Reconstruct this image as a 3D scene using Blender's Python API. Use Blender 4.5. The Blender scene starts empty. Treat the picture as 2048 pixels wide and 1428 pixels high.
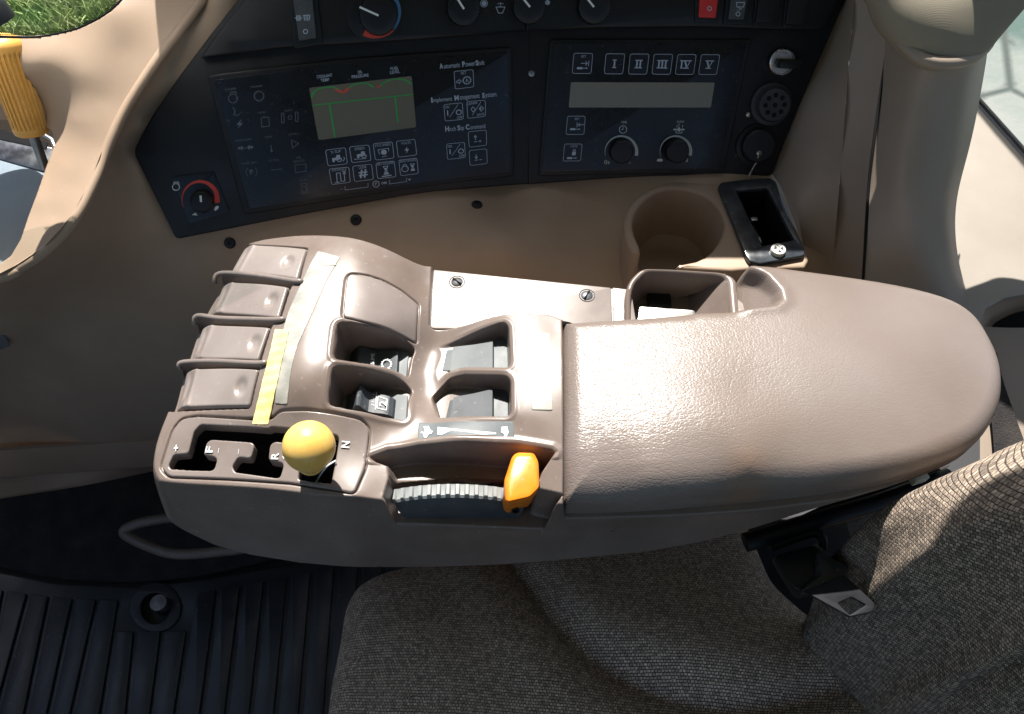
import bpy, bmesh, math, random
import numpy as np
from mathutils import Vector, Matrix
random.seed(7); rng = np.random.default_rng(7)
sc = bpy.context.scene
# ------------------------------------------------------------------ camera
TH = math.radians(33.0); F = 1607.0
CAM = np.array([0.0, -0.30, 0.461])
FW = np.array([0, math.sin(TH), -math.cos(TH)]); UP = np.array([0, math.cos(TH), math.sin(TH)]); RT = np.array([1.0, 0, 0])
cd = bpy.data.cameras.new('camera'); cam = bpy.data.objects.new('camera', cd); sc.collection.objects.link(cam)
cam.location = CAM; cam.rotation_euler = (TH, 0, 0)
cd.sensor_width = 36; cd.lens = 36 * F / 2048; cd.clip_start = 0.01; cd.clip_end = 200
sc.camera = cam
# ------------------------------------------------------------------ world, sun, exposure
SUN_DIR = Vector((-0.07, 0.585, 0.81)).normalized()
w = bpy.data.worlds.new("World"); sc.world = w; w.use_nodes = True
nt = w.node_tree; bg = nt.nodes['Background']; sky = nt.nodes.new('ShaderNodeTexSky')
sky.sky_type = 'NISHITA'; sky.sun_disc = False; sky.dust_density = 2.0; sky.air_density = 1.0; sky.ozone_density = 0.8
sky.sun_elevation = math.asin(SUN_DIR.z); sky.sun_rotation = math.atan2(SUN_DIR.x, SUN_DIR.y)
nt.links.new(sky.outputs[0], bg.inputs[0]); bg.inputs[1].default_value = 0.060
sl = bpy.data.lights.new('sun', 'SUN'); so = bpy.data.objects.new('sun', sl); sc.collection.objects.link(so)
sl.energy = 5.0; sl.angle = math.radians(0.5); sl.color = (1.0, 0.95, 0.88)
so.rotation_euler = (-SUN_DIR).to_track_quat('-Z', 'Y').to_euler()
sc.view_settings.view_transform = 'Standard'; sc.view_settings.look = 'None'
sc.view_settings.exposure = 1.4; sc.view_settings.gamma = 1.0
sc.cycles.max_bounces = 8; sc.cycles.diffuse_bounces = 5; sc.cycles.transparent_max_bounces = 12
# ------------------------------------------------------------------ projection helpers: a pixel of the 2048 x 1428 photo -> a point in the cab
def rays(px, py):
    px = np.asarray(px, float); py = np.asarray(py, float)
    r = (px - 1024) / F; u = (714 - py) / F
    return FW[None, :] + r[..., None] * RT + u[..., None] * UP if px.ndim else FW + r * RT + u * UP
def P(px, py, z):
    d = rays(px, py); t = (z - CAM[2]) / d[2]; return CAM + t * d
def PY(px, py, y):
    d = rays(px, py); t = (y - CAM[1]) / d[1]; return CAM + t * d
def project(p):
    d = np.asarray(p) - CAM; dep = d @ FW
    return 1024 + F * (d @ RT) / dep, 714 - F * (d @ UP) / dep
class Plane:
    def __init__(s, o, n, u):
        s.o = np.array(o, float); s.n = np.array(n, float); s.n /= np.linalg.norm(s.n)
        u = np.array(u, float); u -= s.n * (u @ s.n); s.u = u / np.linalg.norm(u); s.v = np.cross(s.n, s.u)
    def hit(s, px, py, off=0.0):
        d = rays(px, py); t = ((s.o + s.n * off - CAM) @ s.n) / (d @ s.n); return CAM + t * d
    def uv(s, px, py):
        q = s.hit(px, py) - s.o; return q @ s.u, q @ s.v
    def pt(s, u, v, h=0.0): return s.o + u * s.u + v * s.v + h * s.n
def hplane(z): return Plane((0, 0, z), (0, 0, 1), (1, 0, 0))
# ------------------------------------------------------------------ scene helpers
def setp(o, label=None, cat=None, group=None, kind=None):
    for k, v in (('label', label), ('category', cat), ('group', group), ('kind', kind)):
        if v: o[k] = v
    return o
def thing(name, loc, label, cat, group=None):
    o = bpy.data.objects.new(name, None); sc.collection.objects.link(o); o.location = loc; o.empty_display_size = .02
    o['wl'] = [float(c) for c in loc]
    return setp(o, label, cat, group)
def wloc(o): return np.array(list(o['wl'])) if o is not None and 'wl' in o.keys() else np.zeros(3)
def obj(name, verts, faces, mat, parent=None, smooth=True, label=None, mats=None, midx=None, auto=None):
    verts = np.asarray(verts, float)
    off = wloc(parent)
    me = bpy.data.meshes.new(name)
    if isinstance(faces, np.ndarray):
        nf, k = faces.shape
        me.vertices.add(len(verts)); me.vertices.foreach_set('co', (verts - off).astype(np.float32).ravel())
        me.loops.add(nf * k); me.loops.foreach_set('vertex_index', faces.astype(np.int32).ravel())
        me.polygons.add(nf); me.polygons.foreach_set('loop_start', np.arange(0, nf * k, k, dtype=np.int32))
        me.update(calc_edges=True); me.validate()
    else:
        me.from_pydata([tuple(v) for v in (verts - off)], [], [tuple(f) for f in faces]); me.update()
    return link(name, me, mat, parent, off, smooth, label, mats, midx, auto)
def link(name, me, mat, parent, off, smooth=True, label=None, mats=None, midx=None, auto=None):
    for m in (mats or [mat]): me.materials.append(m)
    if midx is not None: me.polygons.foreach_set('material_index', np.asarray(midx, np.int32))
    if auto:
        bm = bmesh.new(); bm.from_mesh(me); bmesh.ops.recalc_face_normals(bm, faces=bm.faces)
        for e in bm.edges:
            if len(e.link_faces) == 2 and e.calc_face_angle(0) > math.radians(auto): e.smooth = False
        bm.to_mesh(me); bm.free()
    me.polygons.foreach_set('use_smooth', [bool(smooth)] * len(me.polygons))
    o = bpy.data.objects.new(name, me); sc.collection.objects.link(o)
    if parent is not None:
        o.parent = parent; o['wl'] = [float(c) for c in off]
    else: o['wl'] = [0.0, 0.0, 0.0]
    if label: o['label'] = label
    return o
def rnd(poly, r=6, n=5):
    """round the corners of a polygon with small quadratic arcs"""
    poly = [np.array(p, float) for p in poly]; out = []; N = len(poly)
    for i in range(N):
        a, b, c = poly[i - 1], poly[i], poly[(i + 1) % N]
        la, lc = np.linalg.norm(a - b), np.linalg.norm(c - b)
        if la < 1e-9 or lc < 1e-9: continue
        rr = r[i] if isinstance(r, (list, tuple)) else r
        ra, rc = min(rr, la * .48), min(rr, lc * .48)
        p0 = b + (a - b) / la * ra; p2 = b + (c - b) / lc * rc
        for k in range(n + 1):
            t = k / n; out.append((1 - t) ** 2 * p0 + 2 * t * (1 - t) * b + t * t * p2)
    return np.array(out)
def spline(pts, n=8, closed=False):
    """Catmull-Rom through the points"""
    p = [np.array(q, float) for q in pts]; N = len(p); out = []
    rngs = range(N) if closed else range(N - 1)
    for i in rngs:
        if closed: a, b, c, d = p[i - 1], p[i], p[(i + 1) % N], p[(i + 2) % N]
        else: a, b, c, d = p[max(i - 1, 0)], p[i], p[i + 1], p[min(i + 2, N - 1)]
        for k in range(n):
            t = k / n
            out.append(.5 * ((2 * b) + (c - a) * t + (2 * a - 5 * b + 4 * c - d) * t * t + (3 * b - a - 3 * c + d) * t ** 3))
    if not closed: out.append(p[-1])
    return np.array(out)
def sdf(X, Y, poly):
    """signed distance, positive inside"""
    poly = np.asarray(poly)[:, :2]; d2 = np.full(X.shape, 1e9); ins = np.zeros(X.shape, bool); N = len(poly)
    for i in range(N):
        ax, ay = poly[i]; bx, by = poly[(i + 1) % N]; ex, ey = bx - ax, by - ay; L = ex * ex + ey * ey
        if L < 1e-14: continue
        wx, wy = X - ax, Y - ay; t = np.clip((wx * ex + wy * ey) / L, 0, 1)
        d2 = np.minimum(d2, (wx - ex * t) ** 2 + (wy - ey * t) ** 2)
        if ay != by:
            c = (ay > Y) != (by > Y); ins ^= c & (X < ex * (Y - ay) / (by - ay) + ax)
    return np.where(ins, 1, -1) * np.sqrt(d2)
def sst(x, a, b):
    t = np.clip((x - a) / (b - a), 0, 1); return t * t * (3 - 2 * t)
def smin(a, b, k):
    h = np.clip(.5 + .5 * (b - a) / k, 0, 1); return b + (a - b) * h - k * h * (1 - h)
def smax(a, b, k): return -smin(-a, -b, k)
class RBF:
    def __init__(s, x, y, v, lam=0.0):
        s.x = np.array(x, float); s.y = np.array(y, float); v = np.array(v, float); n = len(v)
        A = np.zeros((n + 3, n + 3)); A[:n, :n] = s.phi((s.x[:, None] - s.x) ** 2 + (s.y[:, None] - s.y) ** 2) + lam * np.eye(n)
        A[:n, n] = 1; A[:n, n + 1] = s.x; A[:n, n + 2] = s.y; A[n:, :n] = A[:n, n:].T
        s.w = np.linalg.solve(A, np.concatenate([v, np.zeros(3)]))
    @staticmethod
    def phi(r2): return .5 * r2 * np.log(r2 + 1e-18)
    def __call__(s, X, Y):
        X = np.asarray(X, float); Y = np.asarray(Y, float); n = len(s.x)
        o = s.w[n] + s.w[n + 1] * X + s.w[n + 2] * Y
        for i in range(n): o = o + s.w[i] * s.phi((X - s.x[i]) ** 2 + (Y - s.y[i]) ** 2)
        return o
def on(hf, px, py, z0=0.0):
    """point where the pixel's ray meets the surface z = hf(x, y)"""
    z = z0
    for _ in range(12):
        p = P(px, py, z); zn = float(hf(p[0], p[1])); z = .5 * z + .5 * zn
    return P(px, py, z)
def outl(hf, pts): return np.array([on(hf, *p) for p in pts])
def heightfield(name, outline, zf, mat, parent=None, step=.0008, skirt=0.0, holes=(), label=None, mats=None, midf=None, smooth=True):
    o = np.asarray(outline)[:, :2]
    xs = np.arange(o[:, 0].min() - 2 * step, o[:, 0].max() + 2 * step, step); ys = np.arange(o[:, 1].min() - 2 * step, o[:, 1].max() + 2 * step, step)
    X, Y = np.meshgrid(xs, ys)
    def S(X, Y):
        s = sdf(X, Y, o)
        for h in holes: s = np.minimum(s, -sdf(X, Y, h))
        return s
    s = S(X, Y); s = np.where(np.abs(s) < step * .06, step * .06 * np.where(s < 0, -1, 1), s)
    ny, nx = X.shape; ins = s > 0; idx = np.arange(X.size).reshape(X.shape)
    full = ins[:-1, :-1] & ins[1:, :-1] & ins[:-1, 1:] & ins[1:, 1:]; anyi = ins[:-1, :-1] | ins[1:, :-1] | ins[:-1, 1:] | ins[1:, 1:]
    J, I = np.nonzero(full); fq = np.stack([idx[J, I], idx[J, I + 1], idx[J + 1, I + 1], idx[J + 1, I]], 1)
    tris = [fq[:, [0, 1, 2]], fq[:, [0, 2, 3]]]
    ex, ey, cache, mt = [], [], {}, []
    def cross(a, b):
        k = (a, b) if a < b else (b, a)
        if k not in cache:
            (ja, ia), (jb, ib) = divmod(k[0], nx), divmod(k[1], nx); sa, sb = s[ja, ia], s[jb, ib]; t = sa / (sa - sb)
            cache[k] = X.size + len(ex); ex.append(X[ja, ia] + (X[jb, ib] - X[ja, ia]) * t); ey.append(Y[ja, ia] + (Y[jb, ib] - Y[ja, ia]) * t)
        return cache[k]
    for j, i in zip(*np.nonzero(anyi & ~full)):
        c = [int(idx[j, i]), int(idx[j, i + 1]), int(idx[j + 1, i + 1]), int(idx[j + 1, i])]; f = [ins[j, i], ins[j, i + 1], ins[j + 1, i + 1], ins[j + 1, i]]; pl_ = []
        for k in range(4):
            if f[k]: pl_.append(c[k])
            if f[k] != f[(k + 1) % 4]: pl_.append(cross(c[k], c[(k + 1) % 4]))
        for k in range(1, len(pl_) - 1): mt.append((pl_[0], pl_[k], pl_[k + 1]))
    if mt: tris.append(np.array(mt))
    fc = np.concatenate(tris); xa = np.concatenate([X.ravel(), ex]); ya = np.concatenate([Y.ravel(), ey]); sa = np.concatenate([s.ravel(), np.zeros(len(ex))])
    used = np.unique(fc); rm = np.full(len(xa), -1); rm[used] = np.arange(len(used)); fc = rm[fc]
    x, y, ss = xa[used], ya[used], np.maximum(sa[used], 0); quads = False
    z = zf(x, y, ss)
    V = np.stack([x, y, z], 1)
    if skirt:
        ed = np.concatenate([fc[:, [i_, (i_ + 1) % fc.shape[1]]] for i_ in range(fc.shape[1])])
        key = np.sort(ed, 1); k = key[:, 0] * len(V) + key[:, 1]; _, inv, cnt = np.unique(k, return_inverse=True, return_counts=True)
        be = ed[cnt[inv] == 1]; bv = np.unique(be); m = np.full(len(V), -1); m[bv] = len(V) + np.arange(len(bv))
        low = V[bv].copy(); low[:, 2] -= skirt; V = np.concatenate([V, low])
        sk = np.stack([be[:, 1], be[:, 0], m[be[:, 0]], m[be[:, 1]]], 1); fc = np.concatenate([fc, sk] if quads else [fc, sk[:, [0, 1, 2]], sk[:, [0, 2, 3]]])
    mid = None
    if midf is not None:
        c = V[fc].mean(1); mid = midf(c[:, 0], c[:, 1], c[:, 2])
    ob = obj(name, V, fc, mat, parent, smooth, label, mats, mid)
    return ob
def curve_mesh(splines, thick=0.0, bevel=0.0, bres=2):
    """filled 2D outlines (later ones are holes) -> mesh data in local xy, z from 0 to thick"""
    cu = bpy.data.curves.new('c', 'CURVE'); cu.dimensions = '2D'; cu.fill_mode = 'BOTH'
    for p in splines:
        sp = cu.splines.new('POLY'); sp.points.add(len(p) - 1)
        for i, q in enumerate(p): sp.points[i].co = (q[0], q[1], 0, 1)
        sp.use_cyclic_u = True
    h = thick / 2
    cu.extrude = max(h - bevel, 0); cu.bevel_depth = bevel; cu.bevel_resolution = bres; cu.offset = -bevel
    o = bpy.data.objects.new('c', cu); sc.collection.objects.link(o)
    me = bpy.data.meshes.new_from_object(o.evaluated_get(bpy.context.evaluated_depsgraph_get()))
    sc.collection.objects.unlink(o); bpy.data.objects.remove(o); bpy.data.curves.remove(cu)
    me.materials.clear()
    return me
def plate(name, pl, splines_px, thick, mat, parent=None, bevel=0.0, base=0.0, label=None, smooth=True, auto=35, bres=2, uvs=None):
    """a slab whose TOP face lies on plane pl at offset base+thick; outlines given in pixels on that top face"""
    sp = []
    if uvs is not None: sp = uvs
    else:
        for s in splines_px:
            q = [pl.hit(p[0], p[1], base + thick) - pl.o for p in s]; sp.append([(a @ pl.u, a @ pl.v) for a in q])
    me = curve_mesh(sp, thick, bevel, bres)
    M = Matrix(((pl.u[0], pl.v[0], pl.n[0], 0), (pl.u[1], pl.v[1], pl.n[1], 0), (pl.u[2], pl.v[2], pl.n[2], 0), (0, 0, 0, 1)))
    off = wloc(parent); o = pl.o + pl.n * (base + thick / 2) - off
    me.transform(Matrix.Translation(Vector(o)) @ M)
    if thick > 0:
        bm = bmesh.new(); bm.from_mesh(me); bmesh.ops.remove_doubles(bm, verts=bm.verts, dist=1e-6); bm.to_mesh(me); bm.free()
    return link(name, me, mat, parent, off, smooth, label, auto=auto if thick > 0 else None)
def lathe(name, o, axis, prof, mat, parent=None, n=40, label=None, auto=40, arc=None, udir=None):
    """prof: (radius, height along axis)"""
    axis = np.array(axis, float); axis /= np.linalg.norm(axis)
    ref = np.array(udir if udir is not None else ((1, 0, 0) if abs(axis[0]) < .9 else (0, 1, 0)), float)
    u = ref - axis * (ref @ axis); u /= np.linalg.norm(u); v = np.cross(axis, u); o = np.array(o, float)
    a0, a1 = arc or (0, 2 * math.pi); closed = arc is None; m = n if closed else n + 1
    V = []; Fc = []
    for (r, h) in prof:
        for k in range(m):
            a = a0 + (a1 - a0) * k / n; V.append(o + axis * h + max(r, 1e-6) * (math.cos(a) * u + math.sin(a) * v))
    for j in range(len(prof) - 1):
        for k in range(n):
            k2 = (k + 1) % m; Fc.append((j * m + k, j * m + k2, (j + 1) * m + k2, (j + 1) * m + k))
    return obj(name, V, Fc, mat, parent, True, label, auto=auto)
def tube(name, pts, r, mat, parent=None, n=10, label=None, closed=False):
    pts = [np.array(p, float) for p in pts]; V = []; Fc = []; N = len(pts); up = np.array([0, 0, 1.0])
    for i, p in enumerate(pts):
        t = pts[(i + 1) % N if closed else min(i + 1, N - 1)] - pts[i - 1 if closed else max(i - 1, 0)]; t /= np.linalg.norm(t)
        a = np.cross(t, up); 
        if np.linalg.norm(a) < 1e-3: a = np.cross(t, [1, 0, 0])
        a /= np.linalg.norm(a); b = np.cross(t, a); rr = r[i] if isinstance(r, (list, tuple)) else r
        for k in range(n): V.append(p + rr * (math.cos(2 * math.pi * k / n) * a + math.sin(2 * math.pi * k / n) * b))
    for i in range(N if closed else N - 1):
        j = (i + 1) % N
        for k in range(n): Fc.append((i * n + k, i * n + (k + 1) % n, j * n + (k + 1) % n, j * n + k))
    if not closed: Fc.append(tuple(range(n))); Fc.append(tuple((N - 1) * n + k for k in range(n)))
    return obj(name, V, Fc, mat, parent, True, label, auto=60)
def loft(name, rings, mat, parent=None, closed=True, cap=True, smooth=True, label=None, auto=None):
    n = len(rings[0]); V = [p for r in rings for p in r]; Fc = []
    for j in range(len(rings) - 1):
        for k in range(n if closed else n - 1):
            k2 = (k + 1) % n; Fc.append((j * n + k, j * n + k2, (j + 1) * n + k2, (j + 1) * n + k))
    if cap and closed: Fc.append(tuple(range(n))[::-1]); Fc.append(tuple((len(rings) - 1) * n + k for k in range(n)))
    return obj(name, V, Fc, mat, parent, smooth, label, auto=auto)
def box(name, c, size, mat, parent=None, bevel=.001, rot=None, label=None, pl=None):
    """bevelled box centred on c; axes from plane pl (u, v, n) if given"""
    bm = bmesh.new(); bmesh.ops.create_cube(bm, size=1)
    for v in bm.verts: v.co = Vector((v.co.x * size[0], v.co.y * size[1], v.co.z * size[2]))
    if bevel: bmesh.ops.bevel(bm, geom=list(bm.edges), offset=bevel, segments=2, profile=.6, affect='EDGES')
    me = bpy.data.meshes.new(name); bm.to_mesh(me); bm.free()
    M = Matrix.Identity(4)
    if pl is not None: M = Matrix(((pl.u[0], pl.v[0], pl.n[0], 0), (pl.u[1], pl.v[1], pl.n[1], 0), (pl.u[2], pl.v[2], pl.n[2], 0), (0, 0, 0, 1)))
    if rot is not None: M = M @ rot
    off = wloc(parent); me.transform(Matrix.Translation(Vector(np.array(c) - off)) @ M)
    return link(name, me, mat, parent, off, True, label, auto=30)
def relief(name, region, ctrl, mat, parent=None, step=7, label=None, holes=(), smooth=True, lam=0.0):
    """a curved wall: the ray depth of its points is known at ctrl = (px, py, 'z'|'y', value); thin-plate in between"""
    xs, ys, vs = [], [], []
    for c in ctrl:
        d = rays(c[0], c[1])
        t = (c[3] - CAM[2]) / d[2] if c[2] == 'z' else ((c[3] - CAM[1]) / d[1] if c[2] == 'y' else (c[3].o - CAM) @ c[3].n / (d @ c[3].n))
        xs.append(c[0] / 500); ys.append(c[1] / 500); vs.append(1 / t)
    f = RBF(xs, ys, vs, lam)
    reg = np.asarray(region, float)
    def zf(x, y, s): return 0 * x
    # mesh the region in a flat grid first, then push every vertex out along its depth
    o = heightfield(name, reg, lambda x, y, s: 0 * x, mat, None, step, 0, holes, label, smooth=smooth)
    me = o.data; co = np.zeros(len(me.vertices) * 3, np.float32); me.vertices.foreach_get('co', co); co = co.reshape(-1, 3).astype(float)
    it = f(co[:, 0] / 500, co[:, 1] / 500); d = rays(co[:, 0], co[:, 1]); off = wloc(parent)
    w = CAM + d / it[:, None] - off
    me.vertices.foreach_set('co', w.astype(np.float32).ravel()); me.flip_normals(); me.update()
    if parent is not None: o.parent = parent; o['wl'] = [float(c) for c in off]
    o['rb'] = 1; del o['rb']
    return o, (lambda px, py: CAM + rays(px, py) / f(px / 500, py / 500))
def solid(o, t=.004):
    m = o.modifiers.new('thickness', 'SOLIDIFY'); m.thickness = t; m.offset = -1
# ------------------------------------------------------------------ text and strokes
def merge(items):
    V = []; Fc = []
    for v, f in items:
        b = len(V); V += [np.array(p) for p in v]; Fc += [tuple(b + i for i in q) for q in f]
    return V, Fc
def text_geo(s, pl, c, hpx, dirpx=(1, 0), width=None, off=.0004, bold=0.0, thick=0.0, shear=0.0, fit=False):
    """text centred at pixel c on plane pl, cap height hpx, baseline along dirpx, optional total width in px"""
    cu = bpy.data.curves.new('t', 'FONT'); cu.body = s; cu.align_x = 'CENTER'; cu.align_y = 'CENTER'; cu.offset = bold; cu.resolution_u = 3; cu.extrude = thick; cu.shear = shear
    o = bpy.data.objects.new('t', cu); sc.collection.objects.link(o)
    me = bpy.data.meshes.new_from_object(o.evaluated_get(bpy.context.evaluated_depsgraph_get()))
    sc.collection.objects.unlink(o); bpy.data.objects.remove(o); bpy.data.curves.remove(cu)
    co = np.array([v.co[:] for v in me.vertices]); fs = [tuple(p.vertices) for p in me.polygons]; bpy.data.meshes.remove(me)
    if not len(co): return [], []
    w = np.ptp(co[:, 0]); co[:, 0] -= (co[:, 0].max() + co[:, 0].min()) / 2; co[:, 1] -= (co[:, 1].max() + co[:, 1].min()) / 2
    d = np.array(dirpx, float); d /= np.linalg.norm(d); c = np.array(c, float)
    A = pl.hit(*c, off); U = pl.hit(*(c + d * 10), off) - A; su = np.linalg.norm(U) / 10; U /= np.linalg.norm(U); Vv = np.cross(pl.n, U)
    q = pl.hit(*(c + np.array([d[1], -d[0]]) * 10), off) - A; sv = abs(q @ Vv) / 10
    k = (hpx / np.ptp(co[:, 1]) if fit else hpx / .70) * sv; kx = (width * su / w) if width else hpx / .70 * su
    return [A + U * p[0] * kx + Vv * p[1] * k + pl.n * p[2] * k for p in co], fs
def stroke(pts, wd, P3, closed=False):
    """flat ribbon of width wd (in the local units of the mapping P3(u,v))"""
    pts = [np.array(p, float) for p in pts]; N = len(pts); L = []; R = []
    for i, p in enumerate(pts):
        a = pts[i - 1] if (closed or i > 0) else None; b = pts[(i + 1) % N] if (closed or i < N - 1) else None
        t1 = (p - a) / (np.linalg.norm(p - a) + 1e-9) if a is not None else None; t2 = (b - p) / (np.linalg.norm(b - p) + 1e-9) if b is not None else None
        if t1 is None: n = np.array([-t2[1], t2[0]]); k = 1
        elif t2 is None: n = np.array([-t1[1], t1[0]]); k = 1
        else:
            n1 = np.array([-t1[1], t1[0]]); n2 = np.array([-t2[1], t2[0]]); n = n1 + n2; ln = np.linalg.norm(n)
            if ln < .3: n = n1; k = 1
            else: n /= ln; k = 1 / max(n @ n1, .4)
        L.append(p + n * wd / 2 * k); R.append(p - n * wd / 2 * k)
    V = [P3(*q) for q in L] + [P3(*q) for q in R]
    Fc = [(N + i, N + (i + 1) % N, (i + 1) % N, i) for i in range(N if closed else N - 1)]
    return V, Fc
def fillp(pts, P3): return [P3(*p) for p in pts], [tuple(range(len(pts)))]
def circ(cx, cy, r, n=20, a0=0, a1=360, ry=None):
    ry = ry or r; full = (a1 - a0) >= 360
    m = n if full else n + 1
    return [(cx + r * math.cos(math.radians(a0 + (a1 - a0) * k / n)), cy + ry * math.sin(math.radians(a0 + (a1 - a0) * k / n))) for k in range(m)]
def quadmap(pl, q, off=.0004):
    """local [-1,1]^2 (x right, y up) inside a pixel quad given as TL, TR, BR, BL"""
    q = [np.array(p, float) for p in q]
    def f(u, v):
        a = (u + 1) / 2; b = (1 - v) / 2
        p = (q[0] * (1 - a) + q[1] * a) * (1 - b) + (q[3] * (1 - a) + q[2] * a) * b
        return pl.hit(p[0], p[1], off)
    return f
def pmap(pl, off=.0004): return lambda x, y: pl.hit(x, y, off)
def rrect(x0, y0, x1, y1, r=.2, n=4): return [tuple(p) for p in rnd([(x0, y1), (x1, y1), (x1, y0), (x0, y0)], r, n)]
# ------------------------------------------------------------------ materials
def mat(name, col, rough=.5, spec=.5, metal=0.0):
    m = bpy.data.materials.new(name); m.use_nodes = True; b = m.node_tree.nodes['Principled BSDF']
    b.inputs['Base Color'].default_value = (*col, 1); b.inputs['Roughness'].default_value = rough
    b.inputs['Specular IOR Level'].default_value = spec; b.inputs['Metallic'].default_value = metal
    return m
def N(m, t, **k):
    n = m.node_tree.nodes.new(t)
    for a, v in k.items(): setattr(n, a, v)
    return n
def tex(m, kind, scale, detail=3, src=None, **k):
    tc = N(m, 'ShaderNodeTexCoord'); t = N(m, kind)
    if 'Scale' in t.inputs: t.inputs['Scale'].default_value = scale
    if 'Detail' in t.inputs: t.inputs['Detail'].default_value = detail
    m.node_tree.links.new(src if src is not None else tc.outputs['Object'], t.inputs['Vector'])
    for a, v in k.items(): t.inputs[a].default_value = v
    return t
def L(m, a, b): m.node_tree.links.new(a, b)
def grain(m, scale=1500, strength=.15, dist=.0002, wear=None, wscale=14, roughvar=0.0, kind='ShaderNodeTexNoise', col2=None, speck=0.0):
    """fine moulded grain, plus slow variation of colour and gloss from handling"""
    b = m.node_tree.nodes['Principled BSDF']
    t = tex(m, kind, scale, 2); bp = N(m, 'ShaderNodeBump'); bp.inputs['Strength'].default_value = strength; bp.inputs['Distance'].default_value = dist
    L(m, t.outputs[0], bp.inputs['Height']); L(m, bp.outputs[0], b.inputs['Normal'])
    if wear is not None:
        n = tex(m, 'ShaderNodeTexNoise', wscale, 5); n.inputs['Roughness'].default_value = .6
        r = N(m, 'ShaderNodeMapRange'); r.inputs[1].default_value = .38; r.inputs[2].default_value = .68; L(m, n.outputs[0], r.inputs[0])
        mx = N(m, 'ShaderNodeMix', data_type='RGBA'); mx.inputs[6].default_value = b.inputs['Base Color'].default_value; mx.inputs[7].default_value = (*wear, 1)
        L(m, r.outputs[0], mx.inputs[0]); out = mx.outputs[2]
        if speck:
            n3 = tex(m, 'ShaderNodeTexNoise', 260, 3); r3 = N(m, 'ShaderNodeMapRange'); r3.inputs[1].default_value = .66; r3.inputs[2].default_value = .74; r3.inputs[4].default_value = speck
            L(m, n3.outputs[0], r3.inputs[0]); m3 = N(m, 'ShaderNodeMix', data_type='RGBA'); m3.inputs[7].default_value = (.35, .33, .3, 1)
            L(m, out, m3.inputs[6]); L(m, r3.outputs[0], m3.inputs[0]); out = m3.outputs[2]
        L(m, out, b.inputs['Base Color'])
    if roughvar:
        n = tex(m, 'ShaderNodeTexNoise', wscale * 2.3, 6); r = N(m, 'ShaderNodeMapRange'); r0 = b.inputs['Roughness'].default_value
        r.inputs[1].default_value = .3; r.inputs[2].default_value = .7; r.inputs[3].default_value = r0 - roughvar; r.inputs[4].default_value = r0 + roughvar
        L(m, n.outputs[0], r.inputs[0]); L(m, r.outputs[0], b.inputs['Roughness'])
    return m
M_BROWN = grain(mat('brown plastic', (.120, .092, .078), .36), 1700, .14, .0003, (.165, .135, .119), 14, .09, speck=.35)
M_BROWN_S = grain(mat('smooth brown plastic', (.138, .113, .101), .33), 1500, .06, .0002, (.178, .150, .138), 18, .10, speck=.3)
M_PADDLE = grain(mat('pale brown lever plastic', (.172, .145, .133), .34), 1500, .07, .0002, (.205, .178, .165), 22, .10, speck=.25)
M_WHEEL = grain(mat('pale grey rubber', (.17, .185, .19), .5, .4), 1500, .1, .0002, (.22, .23, .225), 60, .06, speck=.3)
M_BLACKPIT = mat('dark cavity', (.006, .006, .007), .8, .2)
M_TAN = grain(mat('tan plastic', (.285, .205, .143), .55, .35), 1300, .18, .0003, (.335, .252, .185), 7, .05, speck=.15)
M_TANG = grain(mat('grey tan plastic', (.235, .190, .152), .5, .4), 1300, .15, .0003, (.27, .222, .182), 6, .05)
M_BLACK = grain(mat('black panel plastic', (.0045, .0052, .007), .42, .32), 1600, .2, .0002, (.008, .0092, .012), 20, .08, speck=.03)
M_BLACKG = grain(mat('black overlay film', (.003, .0045, .009), .30, .38), 900, .04, .0001, (.006, .009, .016), 16, .08, speck=.10)
M_RUBBER = grain(mat('black rubber', (.016, .018, .022), .5, .5), 900, .3, .0004, (.03, .032, .036), 18, .08, speck=.25)
M_GREYP = grain(mat('grey plastic', (.075, .088, .095), .55, .4), 1700, .15, .0002, (.12, .13, .135), 20, .06, speck=.3)
M_DKSW = grain(mat('dark switch plastic', (.028, .035, .042), .5, .4), 1700, .15, .0002, (.055, .062, .07), 30, .06, speck=.35)
M_YEL = grain(mat('yellow knob plastic', (.72, .47, .13), .28), 300, .05, .0002, (.60, .36, .08), 40, .08, speck=.3)
M_YELG = grain(mat('aged yellow grip', (.72, .40, .09), .42), 600, .1, .0002, (.58, .30, .06), 30, .05, speck=.2)
M_ORG = grain(mat('orange plastic', (.78, .22, .012), .32), 600, .06, .0002, (.66, .16, .008), 40, .07, speck=.25)
M_WHITE = mat('white print', (.62, .66, .68), .5)
M_PRINT = mat('pale blue print', (.33, .40, .50), .5)
M_FAINT = mat('faint legend print', (.085, .106, .135), .5)
M_RED = mat('red print', (.50, .045, .025), .5)
M_BLUE = mat('blue print', (.04, .16, .34), .5)
M_REDP = grain(mat('red switch plastic', (.5, .02, .02), .35), 900, .1, .0002)
M_CHROME = grain(mat('worn bright metal', (.55, .53, .5), .28, .5, 1.0), 500, .15, .0002, (.4, .37, .33), 60, .1)
M_STEEL = grain(mat('dull steel', (.28, .29, .31), .38, .5, 1.0), 400, .2, .0002, (.16, .16, .17), 60, .1)
M_BLUEGREY = grain(mat('blue grey painted metal', (.20, .25, .30), .45, .5), 500, .1, .0002, (.26, .31, .35), 12, .08)
M_TAPE = grain(mat('pale yellow tape', (.66, .52, .17), .6, .3), 700, .3, .0003, (.74, .62, .30), 60, .05)
M_TAPE2 = grain(mat('faded beige tape', (.60, .52, .36), .6, .3), 700, .3, .0003)
M_DECAL = grain(mat('grey adhesive decal', (.22, .22, .20), .28, .5), 1500, .08, .0001, (.36, .35, .31), 60, .1, speck=.8)
M_LCD = grain(mat('display glass', (.112, .106, .068), .30, .5), 900, .02, .0001, (.105, .098, .075), 8, .0)
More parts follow.
